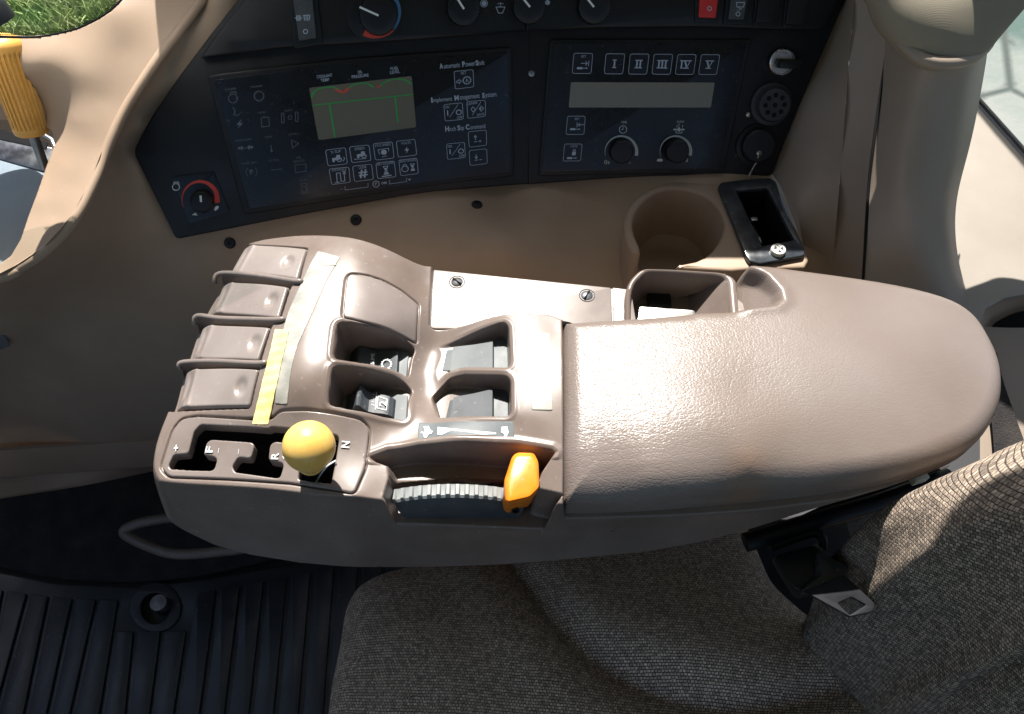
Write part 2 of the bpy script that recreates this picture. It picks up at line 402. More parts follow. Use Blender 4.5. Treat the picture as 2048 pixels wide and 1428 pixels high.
M_MAT = grain(mat('sky tinted mat rubber', (.009, .013, .021), .42, .55), 700, .25, .0004, (.016, .021, .030), 9, .10, speck=.30)  # blue of the reflected sky is put into the base colour
M_CARPET = grain(mat('dark carpet', (.022, .021, .022), .95, .1), 700, .9, .0012, (.038, .034, .032), 40)
M_HEAD = grain(mat('headliner', (.30, .28, .25), .9, .1), 700, .5, .0006)
def leather():
    m = mat('brown vinyl', (.175, .148, .138), .34, .5); b = m.node_tree.nodes['Principled BSDF']
    tc = N(m, 'ShaderNodeTexCoord'); nz = tex(m, 'ShaderNodeTexNoise', 90, 2); mv = N(m, 'ShaderNodeVectorMath', operation='MULTIPLY_ADD')
    mv.inputs[1].default_value = (.0035,) * 3; L(m, nz.outputs['Color'], mv.inputs[0]); L(m, tc.outputs['Object'], mv.inputs[2])
    st = N(m, 'ShaderNodeVectorMath', operation='MULTIPLY'); st.inputs[1].default_value = (.85, 1.15, 1); L(m, mv.outputs[0], st.inputs[0])
    v = N(m, 'ShaderNodeTexVoronoi', feature='DISTANCE_TO_EDGE'); v.inputs['Scale'].default_value = 500; L(m, st.outputs[0], v.inputs['Vector'])
    v2 = N(m, 'ShaderNodeTexVoronoi', feature='DISTANCE_TO_EDGE'); v2.inputs['Scale'].default_value = 170; st2 = N(m, 'ShaderNodeVectorMath', operation='MULTIPLY'); st2.inputs[1].default_value = (.45, 1.5, 1); L(m, mv.outputs[0], st2.inputs[0]); L(m, st2.outputs[0], v2.inputs['Vector'])
    r1 = N(m, 'ShaderNodeMapRange'); r1.inputs[2].default_value = .28; L(m, v.outputs[0], r1.inputs[0])
    r2 = N(m, 'ShaderNodeMapRange'); r2.inputs[2].default_value = .10; L(m, v2.outputs[0], r2.inputs[0])
    # worn and flattened towards the elbow end (+x)
    sp = N(m, 'ShaderNodeSeparateXYZ'); L(m, tc.outputs['Object'], sp.inputs[0]); wr = N(m, 'ShaderNodeMapRange'); wr.inputs[1].default_value = .02; wr.inputs[2].default_value = .22; wr.inputs[3].default_value = 1.0; wr.inputs[4].default_value = .38
    L(m, sp.outputs[0], wr.inputs[0])
    a = N(m, 'ShaderNodeMath', operation='MULTIPLY'); L(m, r1.outputs[0], a.inputs[0]); a2 = N(m, 'ShaderNodeMath', operation='ADD'); L(m, a.outputs[0], a2.inputs[0])
    a.inputs[1].default_value = .6; b2 = N(m, 'ShaderNodeMath', operation='MULTIPLY'); b2.inputs[1].default_value = .5; L(m, r2.outputs[0], b2.inputs[0]); L(m, b2.outputs[0], a2.inputs[1])
    bp = N(m, 'ShaderNodeBump'); bp.inputs['Distance'].default_value = .00045; L(m, a2.outputs[0], bp.inputs['Height'])
    sm = N(m, 'ShaderNodeMath', operation='MULTIPLY'); sm.inputs[1].default_value = .38; L(m, wr.outputs[0], sm.inputs[0]); L(m, sm.outputs[0], bp.inputs['Strength']); L(m, bp.outputs[0], b.inputs['Normal'])
    n = tex(m, 'ShaderNodeTexNoise', 9, 4); mr = N(m, 'ShaderNodeMapRange'); mr.inputs[1].default_value = .35; mr.inputs[2].default_value = .7; L(m, n.outputs[0], mr.inputs[0])
    mx = N(m, 'ShaderNodeMix', data_type='RGBA'); mx.inputs[6].default_value = (.136, .108, .092, 1); mx.inputs[7].default_value = (.168, .141, .131, 1); L(m, mr.outputs[0], mx.inputs[0])
    # orange-brown rubbed patch in the middle of the pad
    vm = N(m, 'ShaderNodeVectorMath', operation='SUBTRACT'); vm.inputs[1].default_value = (PADC[0], PADC[1], 0); L(m, tc.outputs['Object'], vm.inputs[0])
    vs = N(m, 'ShaderNodeVectorMath', operation='MULTIPLY'); vs.inputs[1].default_value = (1, .55, 0); L(m, vm.outputs[0], vs.inputs[0]); ln = N(m, 'ShaderNodeVectorMath', operation='LENGTH'); L(m, vs.outputs[0], ln.inputs[0])
    pr = N(m, 'ShaderNodeMapRange', interpolation_type='SMOOTHSTEP'); pr.inputs[1].default_value = .003; pr.inputs[2].default_value = .024; pr.inputs[3].default_value = .55; pr.inputs[4].default_value = 0; L(m, ln.outputs[1], pr.inputs[0])
    m2 = N(m, 'ShaderNodeMix', data_type='RGBA'); m2.inputs[7].default_value = (.20, .12, .075, 1); L(m, mx.outputs[2], m2.inputs[6]); L(m, pr.outputs[0], m2.inputs[0]); L(m, m2.outputs[2], b.inputs['Base Color'])
    return m
def weave(name, c1, c2, c3, rot=0.0, pitch=.0019, strength=1.0):
    m = mat(name, c1, .85, .2); b = m.node_tree.nodes['Principled BSDF']
    tc = N(m, 'ShaderNodeTexCoord'); nz = tex(m, 'ShaderNodeTexNoise', 14, 2); mv = N(m, 'ShaderNodeVectorMath', operation='MULTIPLY_ADD'); mv.inputs[1].default_value = (.0035,) * 3
    nf = tex(m, 'ShaderNodeTexNoise', 420, 2); mf = N(m, 'ShaderNodeVectorMath', operation='MULTIPLY_ADD'); mf.inputs[1].default_value = (.0007,) * 3; L(m, nf.outputs['Color'], mf.inputs[0]); L(m, tc.outputs['UV'], mf.inputs[2])
    L(m, nz.outputs['Color'], mv.inputs[0]); L(m, mf.outputs[0], mv.inputs[2])
    mp = N(m, 'ShaderNodeMapping'); mp.inputs['Rotation'].default_value = (0, 0, rot); L(m, mv.outputs[0], mp.inputs[0])
    br = N(m, 'ShaderNodeTexBrick'); br.offset = .5; br.inputs['Scale'].default_value = 1 / pitch; br.inputs['Brick Width'].default_value = 1.1; br.inputs['Row Height'].default_value = .9
    br.inputs['Mortar Size'].default_value = .15; br.inputs['Mortar Smooth'].default_value = 1.0; br.inputs['Bias'].default_value = 0
    br.inputs['Color1'].default_value = (*c1, 1); br.inputs['Color2'].default_value = (*c2, 1); br.inputs['Mortar'].default_value = (*c3, 1); L(m, mp.outputs[0], br.inputs['Vector'])
    n2 = tex(m, 'ShaderNodeTexNoise', 900, 2, src=mv.outputs[0]); hs = N(m, 'ShaderNodeMix', data_type='RGBA', blend_type='MULTIPLY'); hs.inputs[0].default_value = .8
    r2 = N(m, 'ShaderNodeMapRange'); r2.inputs[1].default_value = .3; r2.inputs[2].default_value = .7; r2.inputs[3].default_value = .4; r2.inputs[4].default_value = 1.5; L(m, n2.outputs[0], r2.inputs[0])
    L(m, br.outputs[0], hs.inputs[6]); L(m, r2.outputs[0], hs.inputs[7]); L(m, hs.outputs[2], b.inputs['Base Color'])
    # thread relief: product of two sine bumps
    sp = N(m, 'ShaderNodeSeparateXYZ'); L(m, mp.outputs[0], sp.inputs[0])
    inv = N(m, 'ShaderNodeMath', operation='SUBTRACT'); inv.inputs[0].default_value = 1; L(m, br.outputs['Fac'], inv.inputs[1])
    ad = N(m, 'ShaderNodeMath', operation='MULTIPLY_ADD'); ad.inputs[1].default_value = .35; L(m, n2.outputs[0], ad.inputs[0]); L(m, inv.outputs[0], ad.inputs[2])
    bp = N(m, 'ShaderNodeBump'); bp.inputs['Strength'].default_value = strength; bp.inputs['Distance'].default_value = .0012; L(m, ad.outputs[0], bp.inputs['Height']); L(m, bp.outputs[0], b.inputs['Normal'])
    return m
def arc_uv(o, zf):
    me = o.data; me.uv_layers.new(name='UVMap'); uv = me.uv_layers[0]; co = np.zeros(len(me.vertices) * 3, np.float32); me.vertices.foreach_get('co', co); co = co.reshape(-1, 3).astype(float) + wloc(o)
    x0, y0 = co[:, :2].min(0) - .005; x1, y1 = co[:, :2].max(0) + .005; nx, ny = 90, 90
    X, Y = np.meshgrid(np.linspace(x0, x1, nx), np.linspace(y0, y1, ny)); Z = zf(X, Y)
    du = np.hypot(np.diff(X, axis=1), np.diff(Z, axis=1)); dv = np.hypot(np.diff(Y, axis=0), np.diff(Z, axis=0))
    U = np.concatenate([np.zeros((ny, 1)), np.cumsum(du, 1)], 1); U -= U[:, nx // 2:nx // 2 + 1]; V = np.concatenate([np.zeros((1, nx)), np.cumsum(dv, 0)], 0); V -= V[ny // 2:ny // 2 + 1, :]
    fx = (co[:, 0] - x0) / (x1 - x0) * (nx - 1.001); fy = (co[:, 1] - y0) / (y1 - y0) * (ny - 1.001); i = fx.astype(int); j = fy.astype(int); a = fx - i; b = fy - j
    bl = lambda G: (G[j, i] * (1 - a) + G[j, i + 1] * a) * (1 - b) + (G[j + 1, i] * (1 - a) + G[j + 1, i + 1] * a) * b
    q = np.stack([bl(U), bl(V)], 1); li = np.zeros(len(me.loops), np.int32); me.loops.foreach_get('vertex_index', li); uv.data.foreach_set('uv', q[li].astype(np.float32).ravel())
def planar_uv(o, rot=0.0):
    me = o.data; me.uv_layers.new(name='UVMap'); uv = me.uv_layers[0]; co = np.zeros(len(me.vertices) * 3, np.float32); me.vertices.foreach_get('co', co); co = co.reshape(-1, 3)
    c = co - co.mean(0); w_, v_ = np.linalg.eigh(c.T @ c); n = v_[:, 0]; n = n if n[2] > 0 else -n
    u = np.array([1.0, 0, 0]); u -= n * (u @ n); u /= np.linalg.norm(u); v = np.cross(n, u)
    li = np.zeros(len(me.loops), np.int32); me.loops.foreach_get('vertex_index', li)
    q = np.stack([co @ u, co @ v], 1); uv.data.foreach_set('uv', q[li].astype(np.float32).ravel())
# ================================================================== ARMREST CONSOLE
CT = [(470,500,-.012),(450,560,-.012),(560,510,.004),(640,520,.012),(720,520,.011),(800,560,-.001),(845,565,-.012),(600,474,.0),(700,480,.008),
      (400,640,-.015),(500,640,.003),(580,640,.014),(650,640,.016),(720,640,.012),(790,650,.001),(840,690,-.016),
      (350,780,-.02),(450,780,-.002),(540,780,.008),(600,780,.012),(660,780,.010),(740,800,.001),(800,810,-.008),(840,790,-.018),
      (320,850,-.016),(450,850,-.007),(600,840,.001),(700,850,-.002),(330,950,-.019),(450,960,-.014),(600,970,-.010),(720,985,-.009),
      (862,700,-.020),(868,790,-.0195),(862,745,-.020),(880,720,-.0195),(845,740,-.0195),(885,765,-.0185),(1035,640,.003),(1040,740,.004),(1040,830,.003),(945,690,-.009),(945,745,-.007),(912,745,-.012),(900,825,-.014),
      (770,850,-.009),(900,850,-.005),(1030,850,.001),(1110,660,.002),(1110,900,-.001),(1110,985,-.008),(760,985,-.012),(900,1000,-.014),
      (1000,632,.0),(950,645,-.006),(1200,660,.001),(1500,640,.004),(1500,800,.004),(1800,700,.002),(1800,900,-.002),(1950,760,-.002),(1300,1000,-.008),(1500,980,-.008),(1200,800,.003)]
cp = np.array([P(a, b, z) for a, b, z in CT])
HB = RBF(cp[:, 0], cp[:, 1], cp[:, 2], lam=1e-7)
def A(px, py): return on(HB, px, py)
def AP(pts): return np.array([A(*p) for p in pts])
PADC = A(1500, 790)
ARM = thing('armrest_console', A(1000, 900) - np.array([0, 0, .12]), 'brown control armrest with padded rest, yellow ball lever and orange speed lever', 'armrest')
M_PAD = leather()
# outline at rim level, then pushed outwards to the foot
rim_back = [(1965, 720), (1900, 655), (1800, 612), (1650, 594), (1520, 592), (1470, 602), (1400, 602), (1262, 598), (1240, 580), (1225, 576), (866, 541), (846, 533), (760, 492), (680, 473), (600, 470), (500, 484), (476, 494)]
rim_left = [(447, 548), (414, 600), (394, 640), (374, 700), (354, 760), (340, 815), (332, 838), (315, 898), (310, 945)]
def rimz(px): return -.0225 if 864 < px < 1480 else None
RB = []
for q in rim_back + rim_left:
    z = rimz(q[0]); RB.append(P(q[0], q[1], z) if (z is not None and q[1] < 610) else A(*q))
RB = np.array(RB)
def pushout(poly, d):
    poly = np.array(poly)[:, :2]; out = []
    for i in range(len(poly)):
        a = poly[max(i - 1, 0)]; b = poly[min(i + 1, len(poly) - 1)]; t = (b - a) / np.linalg.norm(b - a); out.append(poly[i] + np.array([t[1], -t[0]]) * d[i])
    return out
BK_Z, BK_P = -.12, .012
dpush = [BK_P * .86 if (864 < q[0] < 1470 and q[1] < 600) else BK_P for q in rim_back + rim_left]
RBo = pushout(RB, dpush)
if np.linalg.norm(RBo[15] - A(900, 750)[:2]) < np.linalg.norm(RB[15][:2] - A(900, 750)[:2]): RBo = pushout(RB, [-d for d in dpush])
# front foot: silhouette pixel, rim pixel row above it -> depth of the foot
FT = [(335, 1040, 958, .010), (370, 1062, 958, .012), (430, 1090, 962, .012), (500, 1109, 966, .012), (600, 1125, 974, .012), (700, 1134, 990, .012), (850, 1134, 1004, .012), (1000, 1129, 1006, .011), (1130, 1119, 1008, .009), (1300, 1102, 1003, .007), (1400, 1084, 997, .006), (1500, 1058, 990, .005), (1680, 1000, 968, .003), (1800, 958, 940, .002), (1900, 915, 900, .002)]
foot = []; fx = []; fz = []; fp = []
for px, pf, pr_, pu in FT:
    yr = A(px, pr_)[1]; q = PY(px, pf, yr - pu); foot.append(q); fx.append(q[0]); fz.append(q[2]); fp.append(pu)
foot.append(P(1975, 840, -.03))
outer = rnd(RBo + [f[:2] for f in foot], .012, 3)
# feature outlines
def Z(pts, ox, oy, k): return [(ox + a / k, oy + b / k) for a, b in pts]
gate_out = Z([(200,160),(270,75),(400,55),(860,85),(1040,82),(1110,12),(1330,5),(1800,85),(1870,160),(1830,500),(1740,708),(1200,618),(700,585),(165,565),(95,490)], 300, 820, 4.267)
blank_out = Z([(935,228),(1010,235),(1090,260),(1180,310),(1255,372),(1245,552),(1200,525),(1150,500),(1080,470),(1000,450),(905,430),(905,400),(920,250)], 300, 450, 2.341)
s_blank = rnd(AP(blank_out), .003, 3); s_gateo = rnd(AP(gate_out), .003, 3)
f_plate = rnd(AP([(863, 500), (1480, 500), (1480, 655), (1125, 640), (1100, 630), (1000, 630), (948, 645), (868, 660), (857, 652)]), .002, 3)
f_lev = rnd(AP([(478, 487), (618, 495), (600, 562), (583, 572), (562, 638), (545, 650), (522, 726), (520, 740), (502, 818), (340, 824), (300, 820), (390, 600), (440, 480)]), .003, 3)
f_A = rnd(AP([(677, 643), (738, 648), (785, 660), (812, 676), (834, 699), (826, 716), (818, 758), (801, 746), (769, 734), (718, 727), (672, 719), (665, 712), (671, 655)]), .004, 4)
f_B = rnd(AP([(664, 731), (715, 734), (745, 739), (789, 751), (812, 764), (829, 783), (820, 798), (814, 842), (789, 838), (738, 827), (687, 817), (659, 811), (655, 802)]), .004, 4)
f_C = rnd(AP([(862, 694), (940, 668), (1008, 642), (1019, 652), (1022, 728), (1016, 736), (925, 735), (897, 744), (880, 764), (858, 796), (855, 740)]), .003, 4)
f_D = rnd(AP([(862, 794), (878, 776), (897, 756), (928, 748), (1014, 750), (1023, 760), (1023, 826), (1015, 834), (875, 835), (868, 815)]), .003, 4)
f_tray = rnd(AP([(1262, 583), (1268, 562), (1290, 542), (1440, 549), (1452, 556), (1464, 640), (1275, 640)]), .003, 4)
f_trayb = rnd([P(1262, 583, -.012)[:2], P(1268, 562, -.012)[:2], P(1290, 542, -.012)[:2], P(1440, 549, -.012)[:2], P(1452, 556, -.012)[:2], P(1464, 650, -.012)[:2], P(1275, 650, -.012)[:2]], .003, 4)
arc_hi = [(736, 914), (775, 899), (836, 889), (934, 882), (1032, 887), (1104, 899)]
f_wheel = AP(arc_hi + [(1112, 905), (1085, 945), (1075, 975), (1085, 985), (1060, 1012), (1034, 1034), (930, 1030), (826, 1034), (800, 1020), (778, 1006), (783, 965), (782, 942), (760, 930)])
f_wheel = np.array(list(f_wheel[:9]) + [P(1128, 992, -.012), np.array([P(1060, 1040, -.042)[0], -.126, 0]), np.array([P(1034, 1040, -.042)[0], -.130, 0]), np.array([P(826, 1040, -.042)[0], -.130, 0]), np.array([P(796, 1040, -.042)[0], -.126, 0])] + [P(768, 1006, -.022)] + [P(779, 965, -.02), P(776, 942, -.018), P(752, 928, -.012)], dtype=float)
f_gate = AP([(352, 848), (700, 838), (724, 862), (716, 950), (700, 972), (340, 938), (334, 920)])
f_cush = AP([(1123, 640), (1470, 620), (1470, 545), (1500, 510), (1900, 550), (2080, 700), (2080, 820), (1950, 960), (1700, 1030), (1400, 1060), (1124, 1060)])
f_pin = rnd([P(a, b, -.031)[:2] for a, b in [(783, 974), (800, 968), (905, 959), (1010, 961), (1066, 968)]] + [P(a, b, -.040)[:2] for a, b in [(1070, 992), (1050, 1015), (1000, 1018), (835, 1020), (790, 1000)]], .002, 3)
bl_cav = lambda s: 0
def wall(h, s, floor, wd, k=1.0): return h + (floor - h) * sst(s, 0, wd) * k
ridge_lines = [[(428, 563), (445, 549), (520, 554), (592, 565), (604, 562)], [(387, 645), (398, 634), (440, 639), (500, 641), (556, 642), (572, 638)], [(358, 736), (368, 727), (430, 725), (517, 729), (535, 724)]]
RL = [AP(spline(r, 5)) for r in ridge_lines]
def distline(X, Y, pl):
    d = np.full(X.shape, 1e9)
    for a, b in zip(pl[:-1], pl[1:]):
        ex, ey = b[0] - a[0], b[1] - a[1]; t = np.clip(((X - a[0]) * ex + (Y - a[1]) * ey) / (ex * ex + ey * ey + 1e-15), 0, 1)
        d = np.minimum(d, np.hypot(X - a[0] - t * ex, Y - a[1] - t * ey))
    return d
def zbody(X, Y, s):
    hb = HB(X, Y); h = hb.copy()
    sp = sdf(X, Y, f_plate); h = wall(h, sp, -.0225, .0022)
    # lever bay, with the thin dividers standing in it
    sl = sdf(X, Y, f_lev); h2 = wall(h, sl, 0, 0.001) * 0 + (h - .010 * sst(sl, 0, .002))
    for r in RL:
        d = distline(X, Y, r); h2 = np.maximum(h2, np.where(sl > -.002, hb + .0022 - .016 * np.maximum(d - .0006, 0) ** 2 / .0016 ** 2 * .3, -1))
    h = h2
    fl = lambda px0, z0, px1, z1: None
    xa = A(680, 700)[0]; xb = A(820, 720)[0]
    fa = -.0245 + .0045 * sst(X, xa, xb)
    sA = sdf(X, Y, f_A); h = wall(h, sA, np.minimum(fa, h), .0026)
    sB = sdf(X, Y, f_B); h = wall(h, sB, np.minimum(fa, h), .0026)
    xc = A(870, 720)[0]; xd = A(1015, 720)[0]
    fc = -.0195 + .003 * sst(X, xc, xd)
    sC = sdf(X, Y, f_C); h = wall(h, sC, np.minimum(fc, h), .0026)
    sD = sdf(X, Y, f_D); fd_ = -.0265 + .008 * sst(X, xc, xd); h = wall(h, sD, np.minimum(fd_, h), .0026)
    # raised rims round the wells
    for q in (sA, sB, sC, sD): h = h + .0007 * np.exp(-((q + .0022) / .0016) ** 2) * sst(hb, -.017, -.008)
    # recess of the speed wheel, running out over the front
    sw = sdf(X, Y, f_wheel); h = wall(h, sw, np.minimum(-.029 - .014 * sst(-Y, -P(900, 962, -.03)[1], -P(900, 1004, -.04)[1]), h), .0045)
    sw2 = sdf(X, Y, f_pin); h = wall(h, sw2, np.minimum(-.060, h), .0016)
    # shelf crest
    h = h + .0012 * np.exp(-((sw + .002) / .002) ** 2) * (Y > A(900, 925)[1])
    sg = sdf(X, Y, f_gate); h = wall(h, sg, h - .036, .002)
    st = sdf(X, Y, f_trayb)
    h = wall(h, st, -.060, .003)
    sc_ = sdf(X, Y, f_cush); h = h - .019 * sst(sc_, 0, .003)
    for q in (s_blank, s_gateo): h = h - .0022 * np.exp(-((sdf(X, Y, q) + .0004) / .0008) ** 2)
    fr = sst(-Y, .02, .06)
    zb = BK_Z + (np.interp(X, fx, fz) - BK_Z) * fr; pu = BK_P + (np.interp(X, fx, fp) - BK_P) * fr
    side = zb + (np.maximum(hb, -.02) + .007 - zb) * np.maximum(s, 0) / pu
    # back and left: steeper
    return smin(h, side, .011)
tray_rim = rnd([P(1250, 590, -.0125)[:2], P(1256, 560, -.0125)[:2], P(1282, 535, -.0125)[:2], P(1445, 543, -.0125)[:2], P(1472, 556, -.0125)[:2], P(1476, 640, -.0125)[:2], P(1250, 640, -.0125)[:2]], .006, 4)
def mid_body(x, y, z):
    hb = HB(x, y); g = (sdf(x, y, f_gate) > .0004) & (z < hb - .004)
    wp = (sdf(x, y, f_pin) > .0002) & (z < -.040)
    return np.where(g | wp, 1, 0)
body = heightfield('body', outer, zbody, M_BROWN, ARM, .00062, 0, mats=[M_BROWN, M_BLACKPIT], midf=mid_body)
# small open tray behind the cover plate
t_out = [(1250, 655), (1250, 588), (1257, 562), (1282, 536), (1350, 538), (1445, 544), (1474, 556), (1480, 655)]
t_in = [(1262, 655), (1262, 588), (1269, 566), (1292, 543), (1350, 545), (1438, 551), (1455, 558), (1464, 655)]
def down(pts, z, k=1.0, c=None):
    q = np.array([P(a_, b_, -.0125) for a_, b_ in pts]); 
    if c is not None: q = c + (q - c) * k
    q[:, 2] = z; return q
TO, TI = rnd(down(t_out, 0)[:, :2], .006, 6), rnd(down(t_in, 0)[:, :2], .005, 6)
def r3(q, z): return np.concatenate([q, np.full((len(q), 1), z)], 1)
tc_ = TI.mean(0)
fl_ = r3(tc_ + (TI - tc_) * [.93, .95], -.044); xw0, xw1 = P(1385, 600, -.03)[0], P(1462, 600, -.0125)[0]
fl_[:, 2] += .029 * np.clip((fl_[:, 0] - xw0) / (xw1 - xw0), 0, 1)
M_TRAY = M_BROWN
loft('small_tray', [r3(TO, -.05), r3(TO, -.0145), r3(TO * .8 + TI * .2, -.0128), r3(TO * .5 + TI * .5, -.0120), r3(TO * .2 + TI * .8, -.0126), r3(TI, -.0142), fl_ * [1, 1, 1]], M_BROWN, ARM, cap=False, auto=55)
# sloped floor of the tray
xg = np.linspace(TI[:, 0].min() + .0004, TI[:, 0].max() - .0004, 24); yg = [TI[:, 1].max() - .0006, TI[:, 1].min() - .01]
V = [(x, y, -.042 + .029 * float(np.clip((x - xw0) / (xw1 - xw0), 0, 1))) for y in yg for x in xg]; n_ = len(xg)
obj('tray_floor', V, [(i + n_, i + n_ + 1, i + 1, i) for i in range(n_ - 1)], M_BROWN, ARM, False)
box('catch', P(1318, 600, -.040), (.018, .016, .004), M_BLACK, ARM, .0008)
# ---------------------------------------------------------------- padded rest
PC = [(1150,670,.004),(1150,800,.007),(1150,950,.000),(1300,650,.006),(1300,800,.010),(1300,950,.002),(1500,640,.007),(1500,780,.010),(1500,930,.002),(1700,620,.004),(1700,750,.009),(1700,880,.003),(1850,650,.002),(1880,750,.004),(1850,850,.002),(1560,575,.004),(1650,580,.002),(1960,760,-.002),(1250,990,-.006),(1500,965,-.005),(1750,590,-.002)]
pp = np.array([P(a, b, z) for a, b, z in PC]); HP = RBF(pp[:, 0], pp[:, 1], pp[:, 2], 1e-7)
pad_out = outl(lambda a_, b_: HP(a_, b_) - .007, [(1125, 652), (1135, 645), (1200, 640), (1300, 634), (1400, 626), (1470, 618), (1470, 560), (1476, 542), (1492, 533), (1530, 532), (1600, 541), (1750, 562), (1880, 592), (1945, 628), (1982, 680), (2003, 735), (2003, 800), (1975, 860), (1920, 905), (1800, 948), (1650, 974), (1500, 990), (1300, 1003), (1150, 1008), (1130, 1000), (1126, 960)])
pad_out = spline(pad_out, 4, True)[:, :2]
f_wing = outl(HP, [(1400, 470), (1497, 490), (1500, 532), (1535, 552), (1562, 580), (1566, 600), (1552, 611), (1500, 616), (1400, 618)])
def zpad(X, Y, s):
    h = HP(X, Y); sw = sdf(X, Y, f_wing)
    xl = P(1470, 580, -.015)[0]; xr = P(1565, 590, 0)[0]
    low = -.0175 + (h + .0165) * np.clip((X - xl) / (xr - xl), 0, 1) ** 1.2
    h = h + (low - h) * sst(sw, -.002, .006) + .0012 * np.exp(-((sw + .002) / .005) ** 2)
    # rolled border all round: steep quarter round, then vertical
    R = .013; t = np.clip(1 - s / R, 0, 1); roll = R * (1 - np.sqrt(np.maximum(1 - t * t, 0)))
    yf = A(1300, 930)[1]; front = sst(-Y, -yf - .01, -yf + .02)
    soft = .10 * np.maximum(.02 - s, 0) * 2.0 * front
    # a broad dip where elbows rest, faint creases
    dip = .0011 * np.exp(-(((X - PADC[0]) / .05) ** 2 + ((Y - PADC[1]) / .025) ** 2))
    return h - roll - soft - dip
pad = heightfield('padded_rest', pad_out, zpad, M_PAD, ARM, .0011, .012)
# lower half of the pad shell that continues under the elbow end
# ---------------------------------------------------------------- patches that ride on the base surface
def skin(name, poly_px, off, m, parent=ARM, step=.0007, skirt=.001, edge=.0, r=.0015, holes=(), base=None, label=None, mats=None, midf=None, extra=None):
    base = base or HB
    f = lambda X, Y: base(X, Y) + off
    out = rnd(outl(f, poly_px), r, 4); hl = [rnd(outl(f, h), r * .6, 4) for h in holes]
    def z(X, Y, s):
        h = base(X, Y) + off
        if edge: h = h - edge * (1 - np.sqrt(np.maximum(1 - np.clip(1 - s / edge, 0, 1) ** 2, 0)))
        if extra is not None: h = h + extra(X, Y, s)
        return h
    return heightfield(name, out, z, m, parent, step, skirt, hl, label, mats, midf)
gate_slot = Z([(430,122),(1010,158),(1030,142),(1230,160),(1600,215),(1612,245),(1545,630),(1265,592),(1290,285),(1060,268),(1022,300),(1010,425),(1130,450),(1138,480),(1110,572),(1080,580),(725,530),(700,480),(750,402),(860,410),(892,300),(870,275),(520,250),(480,280),(455,380),(545,395),(572,420),(550,500),(520,518),(185,510),(155,475),(200,380),(325,370),(375,180)], 300, 820, 4.267)
gate = skin('gate_plate', gate_out, .0009, M_BROWN_S, step=.0005, skirt=.0075, edge=.0009, r=.003, holes=[gate_slot])
# open joint round the plate
skin('blank_cover', blank_out, .0009, M_BROWN_S, step=.0007, skirt=.003, edge=.0009, r=.003, label='smooth curved blanking cover without a switch')
dec = Z([(785,122),(742,200),(700,290),(672,350),(650,400),(625,480),(608,580),(596,700),(585,835),(642,840),(650,760),(662,670),(690,560),(715,505),(740,450),(775,370),(820,270),(850,215),(890,150)], 300, 450, 2.341)
skin('lever_decal', dec, .0005, M_DECAL, step=.0007, skirt=.0006, r=.001, label='long worn silvery decal strip')
dec2 = Z([(790,128),(880,152),(868,188),(812,186),(780,160)], 300, 450, 2.341)
skin('tape_scrap', dec2, .0009, M_TAPE2, step=.0007, skirt=.0004, r=.0003, label='small scrap of beige tape')
tape = Z([(585,487),(650,490),(625,600),(600,715),(575,830),(552,934),(477,932),(510,800),(540,680),(565,580)], 300, 450, 2.341)
skin('tape_strip', tape, .0013, M_TAPE, step=.0007, skirt=.0005, r=.0002, label='strip of pale yellow masking tape', extra=lambda X, Y, s: .0002 * np.sin(Y * 900) + .0001 * np.sin(X * 2100))
skin('side_decal', [(1060, 664), (1100, 666), (1105, 821), (1063, 819)], .0004, M_DECAL, step=.0009, skirt=.0005, r=.001, label='blank grey decal strip beside the padded rest')
lab = skin('speed_decal', [(837, 845), (1027, 843), (1029, 877), (930, 874), (836, 879)], .0004, M_GREYP, step=.0009, skirt=.0005, r=.0006, label='grey speed decal with white rabbit, wedge and turtle')
def Am(off): return lambda x, y: on(lambda a, b: HB(a, b) + off, x, y)
m_ = Am(.0009)
k4 = lambda pts: Z(pts, 700, 800, 4.452)
it = [fillp(k4([(780,240),(880,250),(1000,262),(1300,290),(1300,305),(1000,310),(780,308)]), m_),
      fillp(k4([(655,235),(700,232),(712,262),(738,278),(722,300),(700,305),(680,335),(660,332),(650,300),(628,290),(640,280),(655,290),(668,268)]), m_),
      fillp(k4([(1350,240),(1400,235),(1412,290),(1400,312),(1390,348),(1375,345),(1372,305),(1345,285)]), m_)]
obj('speed_symbols', *merge(it), M_WHITE, lab, smooth=False)
# thin seams: shaft around the gate plate, pad joint
# ---------------------------------------------------------------- gate legends (raised, worn bright)
def gpl(px, py, off=.001):
    p = on(lambda a, b: HB(a, b) + off, px, py); e = .004
    n = np.array([-(HB(p[0] + e, p[1]) - HB(p[0] - e, p[1])) / (2 * e), -(HB(p[0], p[1] + e) - HB(p[0], p[1] - e)) / (2 * e), 1.0])
    return Plane(p, n, (1, 0, 0))
for s, c, h, d, wd in [('+', (352, 896), 11, (.15, -1), 13), ('F', (419, 899), 14, (.2, -1), 12), ('-', (437, 901), 4, (.15, -1), 10), ('-', (477, 903), 4, (.15, -1), 10), ('R', (550, 912), 14, (.15, -1), 13), ('+', (568, 914), 9, (.15, -1), 8), ('N', (691, 889), 16, (.15, -1), 13)]:
    pl = gpl(*c, .0013)
    obj('gate_letter', *text_geo(s, pl, c, h, d, wd, .0003, .012, .03), M_WHITE, gate, smooth=False)
